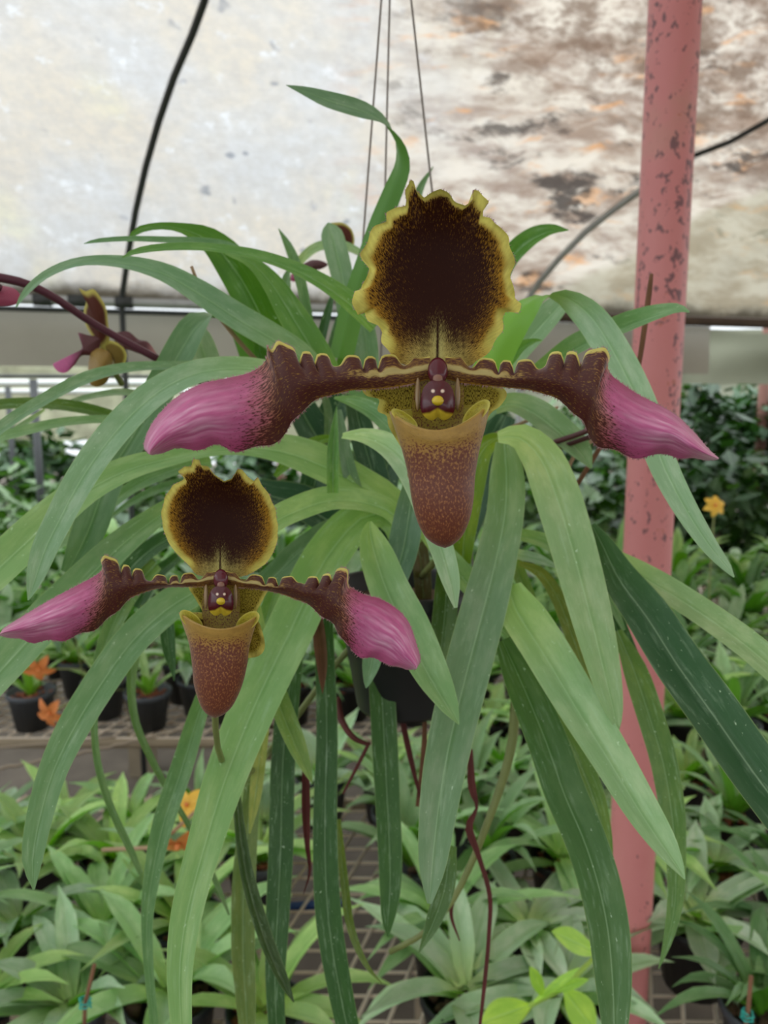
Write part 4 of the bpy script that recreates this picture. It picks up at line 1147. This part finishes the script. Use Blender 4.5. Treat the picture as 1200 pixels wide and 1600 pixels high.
for ki, (look, nl, Lr, Wr, Er, Dr, tint, pr) in enumerate(KINDS):
    for var in range(2):
        rnd = random.Random(100 + ki * 7 + var)
        t = thing('potted_orchid', (0, 0, 0), '', 'orchid')
        t['_look'] = look
        mk('pot', *pot_vf(pr, .085), M['grey_plastic'] if ki == 6 or not (ki + var) % 3 else M['black_plastic'], t)
        o = mk('bark_chips', *chips(rnd, pr * .88, .074, 26, .006, .013), M['bark'] if var else M['brick_chip'], t); o['kind'] = 'stuff'
        for j in range(nl):
            az = j * 2.4 + rnd.uniform(-.3, .3)
            q_ = rnd.uniform(.85, 1.45); tt = tuple(c * q_ * g_ for c, g_ in zip(tint, (1.0, .92, 1.12)))
            local_leaf(rnd, rnd.uniform(*Lr), rnd.uniform(*Wr), az, rnd.uniform(*Er), rnd.uniform(*Dr), tt, t, M['leaf_small'], z0=.072 + .004 * (j // 4), fold=rnd.uniform(.2, .45))
        PROT.append(t)
used = [False] * len(PROT)
# cheap one-mesh versions for the farther rows
FAR = []
for ki in range(4):
    rnd = random.Random(400 + ki)
    par = thing('tmp', (0, 0, 0), '', 'x')
    objs = []
    look, nl, Lr, Wr, Er, Dr, tint, pr = KINDS[(ki + 1) % 6]
    for j in range(15):
        objs.append(local_leaf(rnd, rnd.uniform(Lr[0], Lr[1] * 1.25), rnd.uniform(*Wr) * 1.05, j * 2.4, rnd.uniform(Er[0], Er[1] + .2), rnd.uniform(*Dr), tint, par, M['leaf_small'], n=6, m=3, z0=.07))
    V, Fc, UV = [], [], []
    for o in objs:
        k = len(V); V += [v.co.copy() for v in o.data.vertices]; Fc += [tuple(i + k for i in p.vertices) for p in o.data.polygons]
        uvl = o.data.uv_layers[0].data; tmp = {}
        for p in o.data.polygons:
            for li, vi in zip(p.loop_indices, p.vertices): tmp[vi] = tuple(uvl[li].uv)
        UV += [tmp[i] for i in range(len(o.data.vertices))]
        bpy.data.objects.remove(o)
    bpy.data.objects.remove(par)
    t = thing('potted_orchid', (0, 0, 0), '', 'orchid'); t['_look'] = look
    mk('pot', *pot_vf(pr, .085), M['black_plastic'], t)
    f = mk('foliage', V, Fc, M['leaf_small'], t, uv=UV, att={'along': [1.0] * len(V)}); f.color = (*[c * .8 for c in tint], 1)
    FAR.append(t)
usedf = [False] * len(FAR)


def copy_tree(o, parent=None):
    c = o.copy(); COL.objects.link(c); c.parent = parent
    for ch in list(o.children): copy_tree(ch, c)
    return c


def proj(p):
    q = Vector(p) - CAM; d = q.dot(FWD)
    return 600 + q.x / d * F, 800 - q.dot(UPV) / d * F


def where(px, py=0):
    cols = [(0, 'at the left edge'), (110, 'left of the small flower'), (250, 'under the small flower'), (420, 'left of the hanging leaves'), (560, 'below the hanging pot'), (720, 'right of the hanging pot'), (860, 'left of the pink pole'), (1000, 'just right of the pink pole'), (1120, 'at the right edge')]
    c = cols[0][1]
    for x, n in cols:
        if px >= x: c = n
    return c
LOOK = {'broad grey-green leaves': 'broad-leaved grey-green orchid', 'spreading mid-green leaves': 'spreading mid-green orchid', 'narrow dark green leaves': 'narrow-leaved dark orchid', 'glossy yellow-green leaves': 'yellow-green orchid', 'pale mottled leaves': 'pale mottled orchid', 'upright strap leaves': 'upright strap-leaved orchid'}


def place(kind, idx, x, y, z, rz, sc, row, tilt=0.0, bench_word='near bench', label=None, cat=None):
    pool, us = (PROT, used) if kind == 'near' else (FAR, usedf)
    src = pool[idx]
    t = src if not us[idx] else copy_tree(src)
    us[idx] = True
    t.location = (x, y, z); t.rotation_euler = (tilt, 0, rz); t.scale = (sc, sc, sc)
    px, py = proj((x, y, z + .1))
    lab = label or '%s, %s of %s, %s' % (LOOK[src['_look']], row, bench_word, where(px, py))
    t['label'] = lab; t['group'] = 'potted orchids on the ' + bench_word
    return t
rnd = random.Random(21)
rows_n = [(.70, 'front row'), (.82, 'second row'), (.95, 'third row'), (1.08, 'fourth row'), (1.19, 'back row')]
for ri, (Y, rn) in enumerate(rows_n):
    half = .60 * Y + .12
    x = -half + (ri % 2) * .06
    while x < half:
        px, py = proj((x, Y, BZ))
        bare = (425 < px < 590 and py > 1330)
        if abs(x - pole_x) < .07 and abs(Y - pole_y) < .075: bare = True
        if (ri == 4 and px < 430): bare = True
        if not bare:
            place('near', rnd.randrange(12), x + rnd.uniform(-.003, .003), Y + rnd.uniform(-.008, .008), BZ, rnd.uniform(0, 6.28), rnd.uniform(.85, 1.1) * (.8 if ri == 3 and px < 430 else 1), rn)
        x += .104
rows_f = [(1.60, 'front row'), (1.73, 'second row'), (1.88, 'third row'), (2.05, 'fourth row')]
for ri, (Y, rn) in enumerate(rows_f):
    half = .56 * Y + .12; x = -half + (ri % 2) * .07
    while x < half:
        if ri == 0 and proj((x, Y, BZ))[0] < 345: x += .135; continue
        if ri < 2: place('near', rnd.randrange(12), x, Y + rnd.uniform(-.015, .015), BZ, rnd.uniform(0, 6.28), rnd.uniform(.95, 1.25), rn, bench_word='farther bench')
        else: place('far', rnd.randrange(4), x, Y + rnd.uniform(-.02, .02), BZ, rnd.uniform(0, 6.28), rnd.uniform(1.0, 1.4), rn, bench_word='farther bench')
        x += .135 if ri < 2 else .16
for ri, Y in enumerate((2.25, 2.48, 2.72)):
    half = .55 * Y + .15; x = -half
    while x < half:
        place('far', rnd.randrange(4), x, Y + rnd.uniform(-.03, .03), BZ, rnd.uniform(0, 6.28), rnd.uniform(1.2, 1.8), ['fifth row', 'sixth row', 'back row'][ri], bench_word='farther bench')
        x += .21
# plants filling the gap on the right, where the benches meet
for i, (px, Y, s) in enumerate(((1010, 1.36, 1.1), (1090, 1.40, 1.2), (1170, 1.36, 1.2), (1230, 1.44, 1.1), (930, 1.42, 1.1), (860, 1.38, 1.0), (780, 1.41, 1.0))):
    x = (px - 600) / F * Y
    place('near', (i * 5 + 1) % 12, x, Y, BZ, i * 1.3, s, 'on the plank beside', bench_word='gap between benches',
          label='%s on the plank between benches, %s' % (LOOK[PROT[(i * 5 + 1) % 12]['_look']], where(px, 900)))
o = mk('plank', *box_vf((.72, 1.395, BZ - .02), (1.5, .22, .024)), M['wood'], smooth=False, loc=(.72, 1.4, BZ - .02)); tag(o, 'weathered plank bridging the two benches at right', 'plank')

# ------------------------------------------------------------------ background shrubs and trees

def shrub(name, label, group, c, rx, ry, rz, n, ls, tints, seed, base=0.0):
    rnd = random.Random(seed)
    t = thing(name, (c[0], c[1], base), label, 'plant', group)
    V, Fc, UV = [], [], []
    for _ in range(n):
        a, b_, r = rnd.uniform(0, 6.28), math.acos(rnd.uniform(-1, 1)), rnd.uniform(.55, 1)
        q = Vector((c[0] + rx * r * math.sin(b_) * math.cos(a), c[1] + ry * r * math.sin(b_) * math.sin(a), c[2] + rz * r * math.cos(b_)))
        dr = Vector((rnd.uniform(-1, 1), rnd.uniform(-1, 1), rnd.uniform(-.9, .5))).normalized(); s = ls * rnd.uniform(.6, 1.4)
        sd = dr.cross(Vector((rnd.uniform(-.4, .4), rnd.uniform(-.4, .4), 1))).normalized() * s * .28
        k = len(V); V += [q, q + dr * s * .45 + sd, q + dr * s, q + dr * s * .45 - sd]; Fc.append((k, k + 1, k + 2, k + 3)); UV += [(.5, 0), (1, .5), (.5, 1), (0, .5)]
    f = mk('foliage', V, Fc, M['leaf_small'], t, uv=UV, att={'along': [1.0] * len(V)}, smooth=False); f.color = (*tints, 1)
    for s in range(3):
        an = s * 2.1 + seed
        tube('stem', [(c[0], c[1], base), (c[0] + rx * .2 * math.cos(an), c[1] + ry * .2 * math.sin(an), (c[2] + base) / 2), (c[0] + rx * .5 * math.cos(an), c[1] + ry * .5 * math.sin(an), c[2])], [.018, .013, .006], M['trunk'], t, 6)
    return t
rnd = random.Random(5)
i = 0
for Y, zz, step in ((3.5, 1.0, .42), (4.5, 1.12, .55), (5.6, 1.25, .8)):
    half = .54 * Y + .3; x = -half
    while x < half:
        px, _ = proj((x, Y, 1))
        hi = 1.0 if px > 700 else 0.0
        top = zz + rnd.uniform(-.05, .08) + hi * .22
        dark = rnd.random()
        shrub('leafy_shrub', '%s shrub, %s behind the benches, %s' % ('dark' if dark < .6 else 'paler', {3.5: 'nearest', 4.5: 'second row', 5.6: 'farthest'}[Y], where(px, 0)), 'shrubs behind the benches', (x, Y, top - .32), .34, .26, .40, 420, .11 + .02 * (Y - 3.5), (.028, .062, .024) if dark < .6 else (.075, .13, .045), 50 + i)
        x += step * rnd.uniform(.85, 1.15); i += 1
# tall dark plants at right, sparse bright ones at left
for j, (px, Y, top, r, tn) in enumerate(((1095, 4.0, 1.62, .16, (.03, .06, .03)), (1150, 4.6, 1.58, .22, (.035, .08, .035)), (1190, 4.35, 1.60, .2, (.04, .09, .04)), (1060, 5.0, 1.60, .2, (.05, .09, .03)), (1230, 4.2, 1.6, .3, (.03, .07, .03)), (880, 5.0, 1.5, .2, (.07, .12, .05)))):
    x = (px - 600) / F * Y
    shrub('tall_shrub', ['dark slender shrub just right of the pink pole', 'dark bushy shrub beside the rusty post', 'dark tall shrub at the right edge', 'green tall shrub behind the pink pole', 'dark tall shrub cut by the right edge', 'grey-green shrub seen under the right petal'][j], 'tall shrubs at right', (x, Y, top - .25), r, r, .32, 380, .10, tn, 300 + j)
for j in range(9):
    x = -5.5 + j * 1.3
    shrub('garden_tree', 'pale tree outside the greenhouse, %s' % where(proj((x, 9, 1.6))[0], 0), 'trees outside', (x, 9 + rnd.uniform(-.5, .5), 1.35), .36, .36, .65, 420, .28, (.20, .30, .10), 500 + j)

# ------------------------------------------------------------------ small flowers on the benches

def star(name, c, r, np, mat, label, toward=Vector((0, -1, .4)), stemto=None, cat='flower', group=None, long=1.0):
    t = thing(name, tuple(c), label, cat, group)
    nz = toward.normalized(); a = nz.cross(Vector((0, 0, 1))).normalized(); b = nz.cross(a)
    for i in range(np):
        an = 2 * math.pi * i / np + .3; dr = a * math.cos(an) + b * math.sin(an); sd = nz.cross(dr)
        V = []; n = 7
        for k in range(n):
            tt = k / (n - 1); w_ = r * .34 * math.sin(math.pi * (.12 + .86 * tt)) ** .8
            for u in (-1, 0, 1): V.append(c + dr * (r * long * tt) + sd * (w_ * u) + nz * (r * (.25 * tt - .5 * tt * tt) + abs(u) * w_ * .3))
        mk('petal', V, grid_faces(n, 3), mat, t)
    V, Fc = tube_vf([c - nz * r * .05, c + nz * r * .3], [r * .16, r * .1], 8); mk('flower_centre', V, Fc, M['orange_petal'], t)
    if stemto is not None: tube('stem', [c - nz * r * .05, (c + stemto) / 2 + Vector((0, .01, .02)), stemto], r * .07, M['green_stem'], t, 6)
    return t

p = P(1117, 790, 1.75); star('yellow_flower', p, .027, 6, M['yellow_petal'], 'yellow star-shaped flower right of the pink pole', stemto=Vector((p.x + .02, p.y + .03, BZ + .08)))
p = P(1122, 1078, 1.32); star('yellow_flower', p, .010, 5, M['yellow_petal'], 'tiny yellow flower showing past the dark right-hand leaf', stemto=Vector((p.x, p.y + .02, BZ + .07)))
for (x, y, d, r, m_, lab, tw) in ((60, 1045, 1.35, .024, 'orange_petal', 'wilted orange flower hanging under the small flower\'s left petal', (.2, -1, -.3)),
                                (78, 1115, 1.33, .026, 'orange_petal', 'wilted pink and orange flower hanging in front of the left grey pot', (-.2, -1, -.2)),
                                (278, 1318, .86, .026, 'orange_petal', 'orange flower on the near bench left of the long pale leaf', (0, -.8, -.6)),
                                (292, 1258, .90, .020, 'yellow_petal', 'yellow flower just above the orange one on the near bench', (0, -.6, .6)),
                                (100, 955, 1.6, .018, 'yellow_petal', 'small yellowish flower under the pink petal at left', (0, -.6, .3))):
    p = P(x, y, d); star('wilted_flower', p, r, 5, M[m_], lab, toward=Vector(tw), stemto=p + Vector((.03, .06, -.05)) if d < 1.2 else Vector((p.x + .03, 1.57, BZ + .08)), long=1.25)
# grey pots standing at the farther bench's front edge
for i, (px, lab) in enumerate(((-38, 'grey pot of sparse upright leaves cut by the left edge'), (50, 'grey pot of sparse upright leaves behind the wilted pink and orange flower'), (163, 'grey pot of sparse upright leaves, left of the clearest grey pot'), (232, 'clearest grey pot of sparse upright leaves, below the small flower\'s left petal'), (312, 'grey pot of sparse upright leaves half hidden behind the small pouch'))):
    Yp = (1.58, 1.56, 1.62, 1.56, 1.64)[i]; x = (px - 600) / F * (Yp * math.cos(PITCH) + .65 * math.sin(-PITCH))
    o = place('near', len(PROT) - 1 - i % 2, x, Yp, BZ, i * 1.7, 1.0, '', label=lab); o['group'] = 'grey pots at the front of the farther bench'
# twine ties, blue strip
for (x, y, d, lab) in ((133, 1568, .65, 'turquoise twine tie on a brown stake at lower left'), (1168, 1588, .63, 'turquoise twine tie on a thin stake in the lower right corner')):
    c = P(x, y, d)
    o = tube('twine_tie', [c + Vector((.005 * math.cos(a * 1.3), .005 * math.sin(a * 1.3), -.004 + .0007 * a)) for a in range(14)], .0008, M['cyan'], seg=6); tag(o, lab, 'twine')
    o = tube('plant_stake', [c + Vector((-.01, .0, -.11)), c + Vector((0, 0, 0)), c + Vector((.006, .01, .03))], .0018, M['dry'], seg=6); tag(o, 'thin brown stake holding the turquoise tie at ' + ('lower left' if x < 600 else 'lower right'), 'stake')
o = mk('blue_strip', *box_vf(P(465, 1416, 1.06), (.13, .012, .006), .12), M['blue'], smooth=False, loc=tuple(P(465, 1416, 1.06))); tag(o, 'blue plastic strip lying on the bare bench mesh', 'strip')
o = tube('dry_twig', [P(160, 1328, .88), P(230, 1325, .86), P(270, 1300, .86), P(312, 1262, .88)], .0024, M['tan'], seg=6); tag(o, 'dry tan twig beside the orange flower at left', 'twig')
for (pts, lab) in (([(690, 1330), (700, 1350)], None),):
    pass
# lime vine at the bottom
v0 = P(800, 1600, .64)
t = thing('vine', tuple(v0), 'lime green vine with rounded leaves at the bottom right of centre', 'vine')
tube('stem', [P(780, 1640, .64), P(830, 1570, .64), P(880, 1545, .65), P(935, 1490, .67)], .0022, M['lime'], t, 6)
rnd = random.Random(77)
for (x0, y0, x1, y1, w_) in ((830, 1570, 752, 1598, 46), (835, 1565, 905, 1512, 14), (880, 1545, 930, 1612, 50), (935, 1490, 862, 1455, 36), (850, 1558, 828, 1510, 22), (860, 1550, 920, 1530, 16)):
    pts = [(x0, y0, 3), (x0 + (x1 - x0) * .3, y0 + (y1 - y0) * .3, w_ * .8), (x0 + (x1 - x0) * .6, y0 + (y1 - y0) * .6, w_), (x0 + (x1 - x0) * .85, y0 + (y1 - y0) * .85, w_ * .6), (x1, y1, 1)]
    hero_leaf(t, pts, .64, .63, (.30, .50, .07), fold=.15, nseg=14, mat=M['leaf_small'])

# labels still shared: tell the things apart by their order from the left
byl = {}
for o in SC.objects:
    if o.parent is None and o.get('label') and o.get('category'): byl.setdefault(o['label'], []).append(o)
for lab, L_ in byl.items():
    if len(L_) < 2: continue
    L_.sort(key=lambda q: proj(q.location)[0])
    nm = {2: ('left one', 'right one'), 3: ('left one', 'middle one', 'right one'), 4: ('leftmost', 'second', 'third', 'rightmost')}.get(len(L_))
    if nm:
        for q, n_ in zip(L_, nm): q['label'] = lab + ', ' + n_
for o in SC.objects:
    for k_ in ('_org', '_look'):
        if k_ in o: del o[k_]
